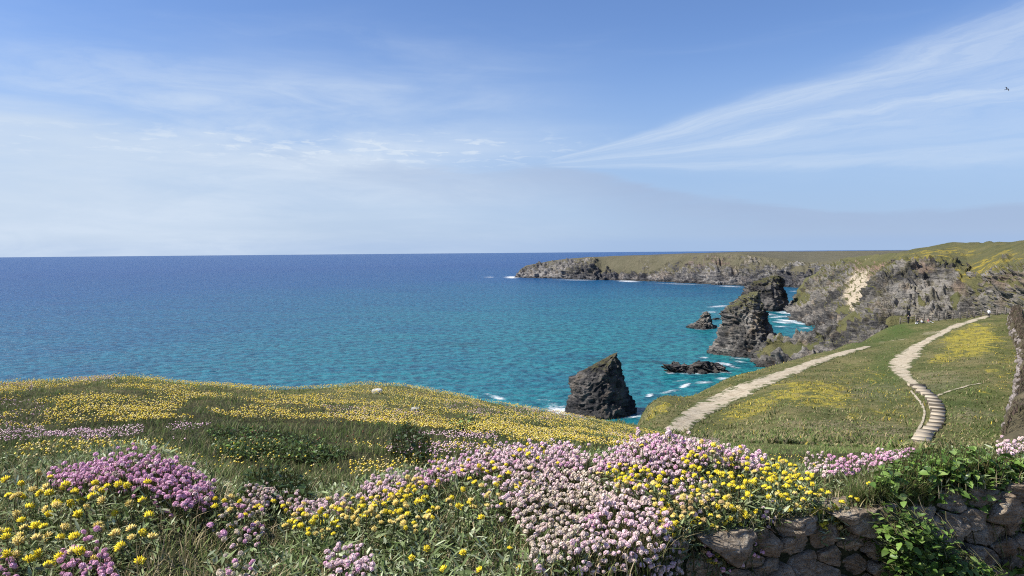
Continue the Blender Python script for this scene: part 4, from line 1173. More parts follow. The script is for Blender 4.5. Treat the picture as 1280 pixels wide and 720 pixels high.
def meadow_flowers(name, label, n, polys, cols_, r0, r1, h0, h1, d0, d1, thr=-.15, sc=.9, seed=0):
    x, y = fan_sample(n, d0, d1)
    b_ = np.stack([x, y, g(x, y)], -1)
    px, py = proj(b_)
    keep = np.zeros(n, bool)
    for poly, dens in polys:
        keep |= in_poly(px, py, poly) & (rng.uniform(size=n) < dens)
    keep &= fbm(b_ * sc + seed, 3) > thr
    b_ = b_[keep]; n = len(b_)
    c = b_ + np.stack([np.zeros(n), np.zeros(n), rng.uniform(h0, h1, n)], -1)
    hh = tiny_heads(c, rng.uniform(r0, r1, n), pick(cols_, n, .12))
    return link(name, raw_mesh(name, hh[0], hh[1], dict(Col=hh[2]), smooth=False, mats=[FLOWM]), None, label, 'flowers', kind='stuff')
YEL = [(.80, .64, .08), (.74, .57, .09), (.84, .72, .18), (.68, .54, .20), (.74, .64, .34)]
PNK = [(.72, .48, .56), (.78, .58, .62), (.74, .58, .54), (.66, .42, .52), (.80, .66, .62)]
yp1 = [(-60, 486), (100, 478), (260, 479), (320, 489), (480, 486), (640, 510), (800, 537), (870, 556), (780, 565), (640, 556), (530, 540), (400, 530), (260, 528), (140, 534), (-60, 548)]
meadow_flowers('yellow_flowers', 'carpet of small yellow flowers over the meadow brow', 150000, [(yp1, .95), ([(-60, 470), (900, 470), (900, 530), (-60, 500)], .6)], YEL, .007, .0125, .05, .10, 6.0, 30, -.16, .9)
meadow_flowers('yellow_flowers', 'scattered small yellow flowers in the grass just behind the hedge', 14000,
               [([(20, 566), (200, 560), (240, 590), (110, 600), (20, 595)], .8), ([(270, 560), (350, 560), (350, 592), (270, 592)], .5), ([(430, 560), (560, 555), (560, 600), (440, 612)], .8), ([(560, 545), (700, 552), (700, 572), (560, 575)], .7), ([(860, 545), (1020, 555), (1010, 580), (880, 575)], .35), ([(-40, 560), (1100, 560), (1100, 610), (-40, 610)], .06)],
               YEL, .006, .0095, .05, .09, 3.6, 9, -.30, 1.2, 4)
meadow_flowers('pink_flowers', 'drifts of pale pink thrift dotted through the meadow', 110000,
               [([(-40, 484), (40, 482), (44, 494), (-40, 496)], .95), ([(88, 474), (140, 472), (146, 482), (90, 484)], .9), ([(-40, 503), (50, 505), (70, 528), (-40, 534)], .4), ([(55, 552), (100, 545), (180, 540), (180, 552), (100, 562), (60, 564)], .9), ([(205, 535), (265, 538), (265, 562), (215, 562)], .45),
                ([(400, 512), (480, 512), (540, 525), (500, 534), (420, 528)], .5), ([(500, 548), (620, 545), (625, 566), (540, 580), (480, 575)], .6), ([(555, 503), (610, 510), (640, 524), (600, 526), (560, 516)], .7), ([(630, 512), (720, 518), (740, 530), (650, 526)], .85), ([(760, 545), (900, 550), (900, 562), (780, 560)], .6), ([(0, 535), (60, 540), (50, 560), (0, 560)], .4)],
               PNK, .006, .010, .05, .09, 4.0, 30, -.22, 1.1, 9)
meadow_flowers('rusty_seed_heads', 'rusty brown seed heads flecking the middle of the meadow', 9000, [([(360, 510), (560, 515), (560, 540), (380, 535)], .8), ([(300, 540), (470, 545), (470, 570), (300, 570)], .2), ([(700, 545), (830, 545), (830, 556), (700, 556)], .5)],
               [(.20, .09, .05), (.26, .13, .08), (.18, .08, .06)], .007, .011, .06, .13, 5, 22, -.1, 1.0, 15)
print('meadow', round(time.time() - T0, 1))

# ------------------------------------------------------------------ flower heads as parts
def thrift_head_mesh(i, cols_, n=22, fw=1.0):
    """about twenty small florets packed on a dome"""
    ga = 2.39996
    V, Fc, Cc = [], [], []
    rr = np.random.default_rng(100 + i)
    for j in range(n):
        zt = 1 - (j + .5) / n * 1.45; th = j * ga + i
        rad_ = math.sqrt(max(0, 1 - zt * zt))
        nrm = np.array([rad_ * math.cos(th), rad_ * math.sin(th), zt])
        c = nrm * np.array([.0092, .0092, .0078])
        t1 = np.cross(nrm, [0.3, .2, .9]); t1 /= np.linalg.norm(t1) + 1e-9; t2 = np.cross(nrm, t1)
        b0 = len(V); fr = rr.uniform(.0040, .0054) * fw
        V.append(c - nrm * .002); col = np.array(cols_[rr.integers(0, len(cols_))]) * rr.uniform(.8, 1.15); Cc.append(col * .75)
        for q_ in range(5):
            a = q_ * 1.2566 + rr.uniform(-.2, .2)
            V.append(c + (t1 * math.cos(a) + t2 * math.sin(a)) * fr + nrm * rr.uniform(.0, .0018)); Cc.append(col)
        Fc += [(b0, b0 + 1 + q_, b0 + 1 + (q_ + 1) % 5) for q_ in range(5)]
    b0 = len(V)                                            # papery brown bract cup
    for q_ in range(6):
        a = q_ * 1.0472; V.append(np.array([math.cos(a) * .0072, math.sin(a) * .0072, -.003])); Cc.append(np.array([.34, .25, .17]))
    V.append(np.array([0, 0, -.0085])); Cc.append(np.array([.26, .20, .12]))
    Fc += [(b0 + 6, b0 + (q_ + 1) % 6, b0 + q_) for q_ in range(6)]
    return raw_mesh('thrift_head', np.array(V), np.array(Fc), dict(Col=np.array(Cc)), smooth=False, mats=[FLOWM])

def vetch_head_mesh(i, cols_, wool=((.60, .54, .36), (.52, .46, .30))):
    """claw-like florets standing out of a woolly cushion, over a ruff of leafy bracts"""
    V, Fc, Cc = [], [], []
    rr = np.random.default_rng(300 + i)
    n = 26
    for j in range(n):
        zt = 1 - (j + .5) / n * .95; th = j * 2.39996 + i
        rad_ = math.sqrt(max(0, 1 - zt * zt))
        nrm = np.array([rad_ * math.cos(th), rad_ * math.sin(th), zt * .9 + .22]); nrm /= np.linalg.norm(nrm)
        t1 = np.cross(nrm, [.31, .2, .93]); t1 /= np.linalg.norm(t1) + 1e-9; t2 = np.cross(nrm, t1)
        L = rr.uniform(.0125, .0165); wd = rr.uniform(.0021, .0030)
        col = np.array(cols_[rr.integers(0, len(cols_))]) * rr.uniform(.85, 1.1); wc = np.array(wool[rr.integers(0, 2)])
        b0 = len(V)
        for fr, ww, cc in ((.15, .8, wc), (.55, 1.15, wc), (.80, 1.0, col)):
            for q_ in range(3):
                a = q_ * 2.0944 + j
                V.append(nrm * L * fr + (t1 * math.cos(a) + t2 * math.sin(a)) * wd * ww); Cc.append(cc)
        V.append(nrm * L * 1.12 + np.array([0, 0, .0025])); Cc.append(col * 1.05)
        for lv in range(2):
            for q_ in range(3):
                a, b_ = b0 + lv * 3 + q_, b0 + lv * 3 + (q_ + 1) % 3
                Fc += [(a, b_, b_ + 3), (a, b_ + 3, a + 3)]
        Fc += [(b0 + 6 + q_, b0 + 6 + (q_ + 1) % 3, b0 + 9) for q_ in range(3)]
    for q_ in range(7):
        a = q_ * .8976; b0 = len(V); cc = np.array([.13, .16, .07])
        dv_ = np.array([math.cos(a), math.sin(a), 0]); sd = np.array([-math.sin(a), math.cos(a), 0])
        V += [dv_ * .003 - sd * .0025, dv_ * .003 + sd * .0025, dv_ * .0165 + np.array([0, 0, .001])]; Cc += [cc] * 3
        Fc.append((b0, b0 + 1, b0 + 2))
    return raw_mesh('vetch_head', np.array(V), np.array(Fc), dict(Col=np.array(Cc)), smooth=False, mats=[FLOWM])

VIVID = [(.84, .51, .66), (.88, .60, .73), (.76, .42, .60)]
PALEP = [(.88, .68, .70), (.90, .75, .77), (.82, .60, .65)]
FADED = [(.86, .71, .65), (.88, .77, .70), (.80, .63, .57)]
BEIGE = [(.76, .67, .55), (.68, .57, .44), (.80, .72, .60)]
TH = {kk: [thrift_head_mesh(i + 10 * j, c) for i in range(3)] for j, (kk, c) in enumerate(dict(vivid=VIVID, pale=PALEP, faded=FADED, beige=BEIGE).items())}
THL = {kk: [thrift_head_mesh(50 + i + 10 * j, c, 11, 1.4) for i in range(2)] for j, (kk, c) in enumerate(dict(vivid=VIVID, pale=PALEP, faded=FADED, beige=BEIGE).items())}
YB = [(.90, .74, .04), (.92, .80, .07), (.86, .66, .03)]
YO = [(.82, .64, .16), (.76, .56, .18), (.86, .74, .30)]
YG = [(.60, .44, .20), (.56, .40, .18)]
VE = {kk: [vetch_head_mesh(i + 10 * j, c) for i in range(3)] for j, (kk, c) in enumerate(dict(bright=YB, mellow=YO, old=YG).items())}

HEADC = {}
def stems_mesh(name, base, tip, r_, col, material=GRASSM):
    n = len(base)
    mid = (base + tip) / 2 + rng.normal(size=(n, 3)) * [.006, .006, .002]
    V = []
    for q_ in (base, mid, tip):
        for a in (0, 2.0944, 4.18879):
            V.append(q_ + np.array([math.cos(a), math.sin(a), 0]) * r_)
    V = np.stack(V, 1)
    fs = []
    for lv in range(2):
        for q_ in range(3):
            a, b_ = lv * 3 + q_, lv * 3 + (q_ + 1) % 3
            fs += [[a, b_, b_ + 3], [a, b_ + 3, a + 3]]
    Fc = ((np.arange(n) * 9)[:, None, None] + np.array(fs)[None]).reshape(-1, 3)
    return V.reshape(-1, 3), Fc, np.repeat(col[:, None], 9, 1).reshape(-1, 3)

def scatter_poly(poly, h, gap, nmax, tries=6):
    xs = [a for a, _ in poly]; ys_ = [b_ for _, b_ in poly]
    N_ = nmax * tries
    px = rng.uniform(min(xs), max(xs), N_ * 2); py = rng.uniform(min(ys_), max(ys_), N_ * 2)
    kk = in_poly(px, py, poly); px, py = px[kk][:N_], py[kk][:N_]
    Wp, ok = raycast(px, py, h, 1.15, 12, 260)
    Wp = Wp[ok]
    out_, cell = [], {}
    for q_ in Wp:
        c = tuple((q_ / gap).astype(int)); good = True
        for a in (-1, 0, 1):
            for b_ in (-1, 0, 1):
                for d_ in (-1, 0, 1):
                    for e in cell.get((c[0] + a, c[1] + b_, c[2] + d_), ()):
                        if (e[0] - q_[0]) ** 2 + (e[1] - q_[1]) ** 2 + (e[2] - q_[2]) ** 2 < gap * gap: good = False; break
        if good:
            cell.setdefault(c, []).append(q_); out_.append(q_)
            if len(out_) >= nmax: break
    return np.array(out_).reshape(-1, 3)

def clump(name, label, cat, group, poly, meshes, h, gap, nmax, size=(.54, .80), foliage='thrift', tilt=.25, lean=(0, -.15)):
    pts_ = scatter_poly(poly, h, gap, nmax)
    if not len(pts_): print('EMPTY CLUMP', label); return
    pts_ = pts_ + np.stack([np.zeros(len(pts_)), np.zeros(len(pts_)), rng.normal(size=len(pts_)) * h * .24], -1)
    n = len(pts_)
    c0 = pts_.mean(0); c0[2] = float(surf(c0[0], c0[1]))
    root = link(name, None, None, label, cat, group, loc=c0)
    base = pts_ + rng.normal(size=(n, 3)) * [.012, .012, 0]; base[:, 1] += .012
    base[:, 2] = surf(base[:, 0], base[:, 1]) - .01
    base[:, 2] = np.maximum(base[:, 2], pts_[:, 2] - .14)
    # heads
    keys = list(meshes)
    wts = np.array([meshes[kk][1] for kk in keys], float); wts /= wts.sum()
    zone = fbm(pts_ * 5.0, 2)
    order = np.argsort(pts_[:, 1]); pts_, base, zone = pts_[order], base[order], zone[order]
    rest_ = []
    for i in range(n):
        r_ = np.clip(rng.uniform() + .45 * zone[i], 0, .999)
        kk = keys[min(int(np.searchsorted(np.cumsum(wts), r_)), len(keys) - 1)]
        ms = meshes[kk][0]
        if i >= 300:
            lo_ = THL.get(kk, ms)
            rest_.append((lo_[rng.integers(0, len(lo_))], pts_[i] - c0, rng.uniform(*size), rng.uniform(0, 6.28))); continue
        o = bpy.data.objects.new('flower_head', ms[rng.integers(0, len(ms))]); COL.objects.link(o); o.parent = root
        o.location = pts_[i] - c0
        o.rotation_euler = (lean[1] * -1 * 0 + rng.normal() * tilt - lean[1] * -1, rng.normal() * tilt + lean[0], rng.uniform(0, 6.28))
        s_ = rng.uniform(*size); o.scale = (s_, s_, s_ * rng.uniform(.9, 1.1))
    if rest_:
        ps_ = []
        for me_, q_, s_, a in rest_:
            if me_.name not in HEADC:
                v = np.empty(len(me_.vertices) * 3, np.float32); me_.vertices.foreach_get('co', v)
                f = np.empty(len(me_.loops), np.int32); me_.loops.foreach_get('vertex_index', f)
                cc = np.empty(len(me_.vertices) * 4, np.float32); me_.attributes['Col'].data.foreach_get('color', cc)
                HEADC[me_.name] = (v.reshape(-1, 3), f.reshape(-1, 3), cc.reshape(-1, 4)[:, :3])
            v, f, cc = HEADC[me_.name]
            rt = np.array([[math.cos(a), -math.sin(a), 0], [math.sin(a), math.cos(a), 0], [0, 0, 1]])
            ps_.append(((v * s_) @ rt.T + q_, f, cc))
        hh = join(ps_)
        link('flower_mass', raw_mesh('flower_mass', hh[0], hh[1], dict(Col=hh[2]), smooth=False, mats=[FLOWM]), root, kind='stuff')
    tipz = pts_ - [0, 0, .006]
    stc = pick([(.12, .13, .05), (.15, .12, .06), (.10, .13, .045)], n)
    sm_ = stems_mesh('stem', base, tipz, .0011 if foliage == 'thrift' else .0015, stc)
    parts = [sm_]
    if foliage == 'thrift':
        m = n * 7
        bb = base[rng.integers(0, n, m)] + rng.normal(size=(m, 3)) * [.018, .018, .002]
        bb[:, 2] = np.maximum(surf(bb[:, 0], bb[:, 1]) - .01, bb[:, 2] - .01)
        c = pick(DARKG, m); parts.append(blades(bb, rng.uniform(.3, .85, m) * h, rng.uniform(.0016, .0028, m), rng.uniform(.1, .9, m), rng.uniform(0, 6.28, m), c, 2, c * 1.2))
        mt_ = GRASSM
    else:
        m = n * 15
        idx = rng.integers(0, n, m); fr = rng.uniform(.1, .85, m)[:, None]
        bb = base[idx] * (1 - fr) + tipz[idx] * fr + rng.normal(size=(m, 3)) * [.012, .012, .004]
        az_ = rng.uniform(0, 6.28, m); ele = rng.uniform(-.1, 1.0, m)
        dv_ = np.stack([np.cos(az_) * np.cos(ele), np.sin(az_) * np.cos(ele), np.sin(ele)], -1)
        parts.append(leaves(bb, rng.uniform(.018, .042, m), rng.uniform(.004, .009, m), dv_, np.array([0, 0, 1.0]) + rng.normal(size=(m, 3)) * .3, pick([(.15, .19, .08), (.21, .25, .12), (.10, .14, .05), (.28, .30, .18)], m, .25)))
        mt_ = DUSTY
    hh = join(parts)
    link('foliage', raw_mesh('foliage', hh[0] - c0, hh[1], dict(Col=hh[2]), smooth=False, mats=[mt_]), root, kind='stuff')
    return root

def tw(**kw): return {a: (TH[a], b_) for a, b_ in kw.items()}
def vw(**kw): return {a: (VE[a], b_) for a, b_ in kw.items()}
TG, VG = 'thrift cushions on the hedge bank', 'kidney vetch plants on the hedge bank'
# thrift
T_ = [
 ('large magenta-pink thrift mound crowning the left end of the hedge', [(55, 603), (80, 590), (120, 580), (150, 570), (182, 567), (215, 578), (245, 592), (268, 608), (264, 624), (230, 632), (200, 618), (150, 605), (100, 606)], tw(vivid=.86, pale=.10, beige=.04), .085, .0155, 420),
 ('faded cream-pink thrift cushion drooping over the wall top', [(640, 600), (675, 590), (715, 587), (745, 596), (760, 612), (745, 640), (725, 668), (700, 700), (680, 724), (668, 722), (664, 690), (652, 650), (634, 628)], tw(beige=.45, faded=.4, pale=.15), .07, .0180, 700),
 ('lilac-pink thrift cushion beside the faded one, hanging towards the wall', [(760, 608), (790, 602), (812, 615), (835, 650), (848, 680), (856, 722), (700, 722), (712, 690), (735, 655), (750, 630)], tw(faded=.35, pale=.6, vivid=.05), .07, .0180, 800),
 ('pink thrift band along the crest behind the faded cushion', [(555, 585), (585, 570), (620, 560), (660, 556), (705, 556), (735, 570), (740, 586), (700, 588), (660, 590), (610, 585), (575, 595)], tw(pale=.7, vivid=.15, faded=.15), .085, .0165, 400),
 ('tall pink thrift crest backing the yellow vetch', [(740, 578), (770, 562), (800, 550), (832, 545), (858, 550), (880, 560), (930, 566), (958, 576), (955, 586), (900, 580), (860, 590), (820, 592), (780, 585), (750, 592)], tw(pale=.55, vivid=.3, faded=.15), .085, .0165, 480),
 ('pale thrift sprinkled between the yellow vetch heads', [(780, 590), (840, 588), (880, 600), (900, 620), (870, 640), (840, 625), (810, 610)], tw(pale=.6, faded=.4), .075, .030, 60),
 ('shaded purple thrift hanging under the vetch against the stones', [(880, 690), (905, 668), (935, 664), (955, 672), (950, 690), (930, 705), (905, 712), (890, 705)], tw(vivid=.6, pale=.4), .05, .020, 90),
 ('small loose thrift sprig on the wall edge beside the vetch', [(952, 640), (966, 634), (970, 655), (958, 662)], tw(pale=.8, vivid=.2), .05, .017, 12),
 ('small pale thrift bunch low in the grass of the hedge face', [(405, 705), (420, 690), (450, 685), (465, 700), (468, 715), (440, 718), (412, 716)], tw(pale=.8, vivid=.2), .06, .017, 45),
 ('vivid pink thrift bunch below the yellow vetch at the hedge end', [(75, 690), (100, 682), (130, 690), (150, 715), (140, 724), (75, 724)], tw(vivid=1.0), .06, .018, 40),
 ('vivid pink thrift tuft next to the vetch at the hedge end', [(-10, 690), (18, 692), (22, 724), (-10, 724)], tw(vivid=1.0), .06, .018, 22),
 ('few vivid thrift heads among the yellow vetch', [(85, 675), (125, 675), (120, 690), (90, 690)], tw(vivid=1.0), .08, .024, 10),
 ('straggling pink and seed-brown thrift in the bare hedge patch', [(270, 635), (300, 622), (330, 628), (330, 660), (320, 680), (280, 678), (255, 650)], tw(vivid=.35, beige=.45, pale=.2), .075, .028, 45),
 ('little pink thrift cluster at the bottom of the bare patch', [(265, 715), (285, 700), (318, 700), (320, 722), (270, 724)], tw(vivid=.6, beige=.4), .06, .02, 24),
 ('dusky faded thrift ridge in front of the dark leafy herb', [(295, 630), (315, 616), (345, 612), (350, 624), (325, 630)], tw(faded=.8, pale=.2), .08, .0175, 50),
 ('dusky thrift patch along the hedge crest beside yellow vetch', [(350, 632), (375, 622), (400, 624), (440, 632), (430, 642), (370, 642)], tw(faded=.5, pale=.5), .075, .020, 60),
 ('pink thrift crest rising out of the yellow vetch row', [(445, 620), (465, 600), (490, 594), (510, 598), (500, 618), (470, 626)], tw(pale=.7, faded=.3), .085, .0175, 80),
 ('pink thrift tuft at the highest end of the vetch row', [(515, 598), (540, 582), (565, 576), (575, 590), (545, 605), (520, 610)], tw(pale=.75, vivid=.25), .085, .0175, 60),
 ('loose lilac thrift scattered in the grass before the crest', [(610, 590), (660, 594), (650, 640), (620, 640), (600, 612)], tw(pale=.7, faded=.3), .08, .027, 55),
 ('bright pink thrift strip on the ledge beyond the hedge', [(1035, 582), (1060, 574), (1090, 568), (1130, 561), (1145, 556), (1142, 565), (1105, 575), (1070, 584), (1040, 592)], tw(vivid=.75, pale=.25), .085, .021, 130),
 ('sparse thrift in the grass where the hedge dips', [(1005, 575), (1035, 572), (1035, 590), (1010, 590)], tw(pale=.7, faded=.3), .085, .030, 25),
 ('pale pink thrift patch beside the glossy leafy hedge plant', [(1245, 557), (1290, 556), (1290, 566), (1248, 566)], tw(pale=.8, faded=.2), .09, .022, 60),
]
for lab, poly, ms, h, gap, nm in T_:
    clump('thrift_cushion', lab, 'thrift', TG, poly, ms, h * .92, gap * .80, int(nm * 1.9), size=(.44, .80), foliage='thrift', tilt=.35)
# kidney vetch
V_ = [
 ('broad yellow vetch plant filling the left corner of the hedge', [(-12, 660), (10, 640), (60, 640), (110, 655), (130, 690), (100, 700), (40, 710), (-12, 705)], vw(bright=.6, mellow=.4), .085, .040, 26),
 ('yellow vetch in front of the magenta thrift mound', [(-12, 610), (40, 600), (100, 608), (150, 605), (190, 612), (190, 626), (110, 645), (50, 632), (-12, 640)], vw(bright=.7, mellow=.3), .09, .035, 34),
 ('scattered yellow vetch heads on the dark hedge slope', [(120, 640), (190, 650), (215, 690), (170, 700), (120, 690)], vw(bright=.5, mellow=.5), .085, .05, 9),
 ('yellow vetch sprigs between the two thrift mounds', [(255, 620), (290, 625), (345, 628), (345, 650), (290, 655), (260, 635)], vw(bright=.8, mellow=.2), .08, .040, 10),
 ('low yellow vetch row along the hedge dip', [(350, 632), (400, 636), (440, 628), (500, 640), (505, 660), (440, 655), (400, 668), (355, 660)], vw(bright=.6, mellow=.4), .08, .030, 36),
 ('dense yellow vetch row topping the hedge crest', [(425, 640), (460, 622), (500, 608), (530, 600), (540, 615), (510, 628), (470, 642), (435, 650)], vw(bright=.5, mellow=.5), .085, .026, 40),
 ('mellow gold vetch among tall grass below the crest', [(490, 625), (540, 620), (545, 650), (515, 668), (490, 655)], vw(mellow=.6, bright=.4), .08, .034, 16),
 ('open yellow vetch sprinkled through the central grass', [(540, 590), (600, 580), (640, 600), (630, 640), (580, 650), (545, 630)], vw(bright=.75, mellow=.25), .085, .045, 22),
 ('bright vetch heads dotting the crest thrift', [(600, 565), (680, 560), (700, 585), (650, 612), (610, 590)], vw(bright=.8, mellow=.2), .095, .050, 13),
 ('few tiny vetch heads low on the central hedge face', [(500, 690), (650, 690), (650, 724), (500, 724)], vw(bright=1), .05, .09, 5),
 ('gold vetch band on the shoulder behind the lilac cushion', [(745, 590), (800, 582), (830, 596), (830, 625), (800, 612), (765, 612)], vw(mellow=.5, bright=.5), .09, .028, 26),
 ('dense yellow vetch plant spilling towards the wall stones', [(815, 625), (860, 612), (905, 622), (945, 640), (955, 668), (930, 690), (880, 672), (850, 690), (830, 665)], vw(bright=.45, mellow=.45, old=.1), .075, .0275, 75),
 ('yellow vetch plant bright against the crest thrift', [(850, 570), (880, 560), (930, 572), (950, 600), (930, 625), (880, 615), (840, 600)], vw(bright=.7, mellow=.3), .09, .028, 48),
 ('yellow vetch plant overhanging the biggest wall stone', [(950, 580), (985, 578), (1010, 600), (1035, 620), (1062, 632), (1040, 640), (1030, 655), (1010, 645), (985, 640), (955, 625)], vw(bright=.75, mellow=.25), .08, .0275, 60),
 ('drooping vetch sprig hanging down the wall face', [(880, 690), (905, 690), (905, 704), (885, 704)], vw(bright=.8, mellow=.2), .045, .026, 5),
 ('vetch sprig at the far tip of the overhang', [(1030, 640), (1056, 636), (1058, 656), (1035, 660)], vw(bright=.9, mellow=.1), .05, .028, 6),
 ('yellow vetch heads in the hollow of the hedge beyond the stones', [(1090, 600), (1092, 600), (1080, 634), (1062, 628)], vw(bright=1), .07, .04, 3),
]
for iv, (lab, poly, ms, h, gap, nm) in enumerate(V_):
    clump('kidney_vetch', lab, 'vetch', VG, poly, ms, h, gap * (.9 if iv < 3 else .72), int(nm * (1.15 if iv < 3 else 1.75)), size=(.78, 1.15) if iv < 3 else (.52, .80), foliage='vetch', tilt=.4)
print('flowers', round(time.time() - T0, 1))

# ------------------------------------------------------------------ leafy plants
def leaf_mesh(i, col, wd=.62):
    rr = np.random.default_rng(700 + i)
    v, f, c = leaves(np.zeros((1, 3)), np.array([1.0]), np.array([wd * (1 + .15 * rr.uniform())]), np.array([[1.0, 0, 0]]), np.array([[0, 0, 1.0]]), np.array([col]), .35, .3)
    return raw_mesh('leaf', v, f, dict(Col=c), smooth=False, mats=[LEAFM])
LG = [(.13, .22, .036), (.17, .27, .055), (.09, .165, .028), (.22, .31, .085), (.07, .125, .024)]
LEAFS = [leaf_mesh(i, c) for i, c in enumerate(LG)]
wn_ = np.array([.38, -1.0, 0]) / math.hypot(1, .38)
def leafy(name, label, cat, poly, h, L0, L1, nparts, nstuff, cols_=LG, meshes=LEAFS, thick=.06, d1=12, wd=.6, out=0.0):
    pts_ = scatter_poly(poly, h, L0 * .30, nparts + nstuff, 4)
    if not len(pts_): print('EMPTY', label); return
    n = len(pts_)
    pts_ = pts_ - np.stack([np.zeros(n), -rng.uniform(0, thick, n) * .5, rng.uniform(0, thick, n)], -1)
    pts_ = pts_ + wn_ * (out * rng.uniform(.1, 1, n))[:, None]
    c0 = pts_.mean(0); c0[2] = float(surf(c0[0], c0[1]))
    root = link(name, None, None, label, cat, loc=c0)
    az_ = rng.uniform(0, 6.28, n); ele = rng.uniform(-.5, .8, n)
    np_ = min(nparts, n)
    for i in range(np_):
        o = bpy.data.objects.new('leaf', meshes[rng.integers(0, len(meshes))]); COL.objects.link(o); o.parent = root
        o.location = pts_[i] - c0; o.rotation_euler = (rng.normal() * .5, -ele[i], az_[i]); s_ = rng.uniform(L0, L1); o.scale = (s_, s_, s_)
    r_ = np.arange(np_, n); m = len(r_)
    parts = []
    if m:
        dv_ = np.stack([np.cos(az_) * np.cos(ele), np.sin(az_) * np.cos(ele), np.sin(ele)], -1)[r_]
        ln_ = rng.uniform(L0, L1, m)
        parts.append(leaves(pts_[r_] - [0, 0, thick * .35], ln_, ln_ * wd, dv_, np.array([0, 0, 1.0]) + rng.normal(size=(m, 3)) * .35, pick(cols_, m), .35, .3))
    base = pts_.copy(); base[:, :2] += rng.normal(size=(n, 2)) * .02; base[:, 1] += .03; base[:, 2] = np.maximum(surf(base[:, 0], base[:, 1]) - .01, pts_[:, 2] - .2)
    if out > 0: base = pts_ - wn_ * out * .30 + rng.normal(size=(n, 3)) * .015 + [0, 0, .01]
    parts.append(stems_mesh('s', base, pts_, .0014, pick([(.10, .13, .04), (.14, .12, .05)], n)))
    hh = join(parts)
    link('foliage', raw_mesh('foliage', hh[0] - c0, hh[1], dict(Col=hh[2]), smooth=False, mats=[LEAFM]), root, kind='stuff')
    return root
leafy('leafy_hedge_plant', 'glossy bright green leafy plant mounded over the stony wall end', 'plant', [(1085, 600), (1110, 580), (1140, 566), (1165, 556), (1215, 553), (1260, 566), (1292, 560), (1292, 645), (1265, 625), (1230, 625), (1190, 612), (1140, 600)], .11, .022, .042, 290, 4200, thick=.08)
leafy('trailing_plant', 'dark trailing leafy plant filling the cleft between the wall stones', 'plant', [(1068, 628), (1105, 615), (1140, 632), (1155, 662), (1172, 690), (1180, 722), (1112, 722), (1092, 690), (1080, 660)], .06, .018, .036, 290, 2400, thick=.06, out=.16)
leafy('trailing_plant', 'sunlit trailing leaves at the foot of the stony wall end', 'plant', [(1150, 680), (1175, 675), (1205, 690), (1225, 712), (1235, 724), (1165, 724)], .07, .018, .034, 200, 500, thick=.04, out=.16, cols_=[(.15, .22, .05), (.19, .25, .07), (.12, .19, .04)])
leafy('broad_leaf_plant', 'single broad pale green leaves sprouting below the wall end', 'plant', [(1255, 702), (1292, 698), (1292, 722), (1260, 722)], .07, .05, .075, 12, 6, thick=.02)
leafy('dark_herb', 'dark green leafy herb clump behind the dusky thrift ridge', 'plant', [(300, 600), (310, 585), (340, 579), (370, 585), (388, 602), (380, 618), (340, 618), (305, 612)], .10, .018, .036, 220, 1000, cols_=DARKG, meshes=[leaf_mesh(20 + i, c) for i, c in enumerate([(.035, .065, .016), (.05, .085, .02), (.07, .11, .03)])], thick=.09)
leafy('dark_herb', 'dark upright leafy bush standing in the yellow meadow', 'bush', [(486, 546), (492, 532), (500, 529), (505, 519), (512, 520), (516, 528), (527, 532), (538, 545), (530, 552), (500, 553)], .16, .022, .045, 220, 1100, cols_=DARKG, meshes=[leaf_mesh(30 + i, c) for i, c in enumerate([(.03, .055, .014), (.045, .075, .018), (.06, .095, .026)])], thick=.18)
leafy('dark_herb', 'low dark green herb patch among meadow pink flowers', 'plant', [(560, 522), (590, 518), (600, 526), (580, 532), (560, 530)], .12, .03, .05, 60, 300, cols_=DARKG, thick=.1)
leafy('green_herb', 'fresh green leafy herbs sprawling in the meadow behind the hedge', 'plant', [(255, 530), (330, 530), (400, 545), (440, 560), (400, 572), (330, 565), (270, 558)], .08, .02, .042, 180, 1300, cols_=[(.06, .10, .024), (.08, .12, .03), (.05, .085, .02)], thick=.06)
leafy('sea_beet', 'grey-green plantain leaves crowding the central hedge face', 'plant', [(380, 665), (470, 660), (560, 665), (640, 670), (640, 722), (470, 722), (390, 700)], .045, .03, .06, 260, 700, cols_=[(.17, .21, .085), (.22, .26, .12), (.12, .16, .05)], meshes=[leaf_mesh(40 + i, c, .2) for i, c in enumerate([(.17, .21, .08), (.23, .27, .12), (.12, .165, .05)])], thick=.05, wd=.2)

# brown scrub on the bank and dead stalks on the hedge
n = 11000
D_ = np.exp(rng.uniform(math.log(42), math.log(146), n)); off = rng.uniform(-.05, 2.4, n)
x = np.interp(D_, Db, bx_) + off
b_ = np.stack([x, D_, g(x, D_) + np.interp(off, [0, .5, 1.1, 1.9, 2.6], [.4, 1.6, 1.9, 1.8, 1.0])], -1)
c = pick([(.13, .095, .07), (.10, .08, .055), (.17, .12, .095), (.09, .085, .04)], n)
tall = np.interp(D_, [40, 100, 125, 146], [.6, .6, 1.0, 1.1])
hh = blades(b_, rng.uniform(.3, .9, n) * tall, rng.uniform(.04, .10, n), rng.uniform(.1, 1.2, n), rng.uniform(0, 6.28, n), c, 3)
link('scrub', raw_mesh('scrub', hh[0] - BL, hh[1], dict(Col=hh[2]), smooth=False, mats=[GRASSM]), bank, kind='stuff')
n = 420
x, y = fan_sample(n, 1.6, 4.2); sel = y > wall_y(x / y) + .02; x, y = x[sel], y[sel]; n = len(x)
b_ = np.stack([x, y, g(x, y)], -1); c = pick(DRYG, n)
hh = blades(b_, rng.uniform(.07, .17, n), rng.uniform(.0022, .0035, n), rng.uniform(.1, .9, n), rng.uniform(0, 6.28, n), c, 4)
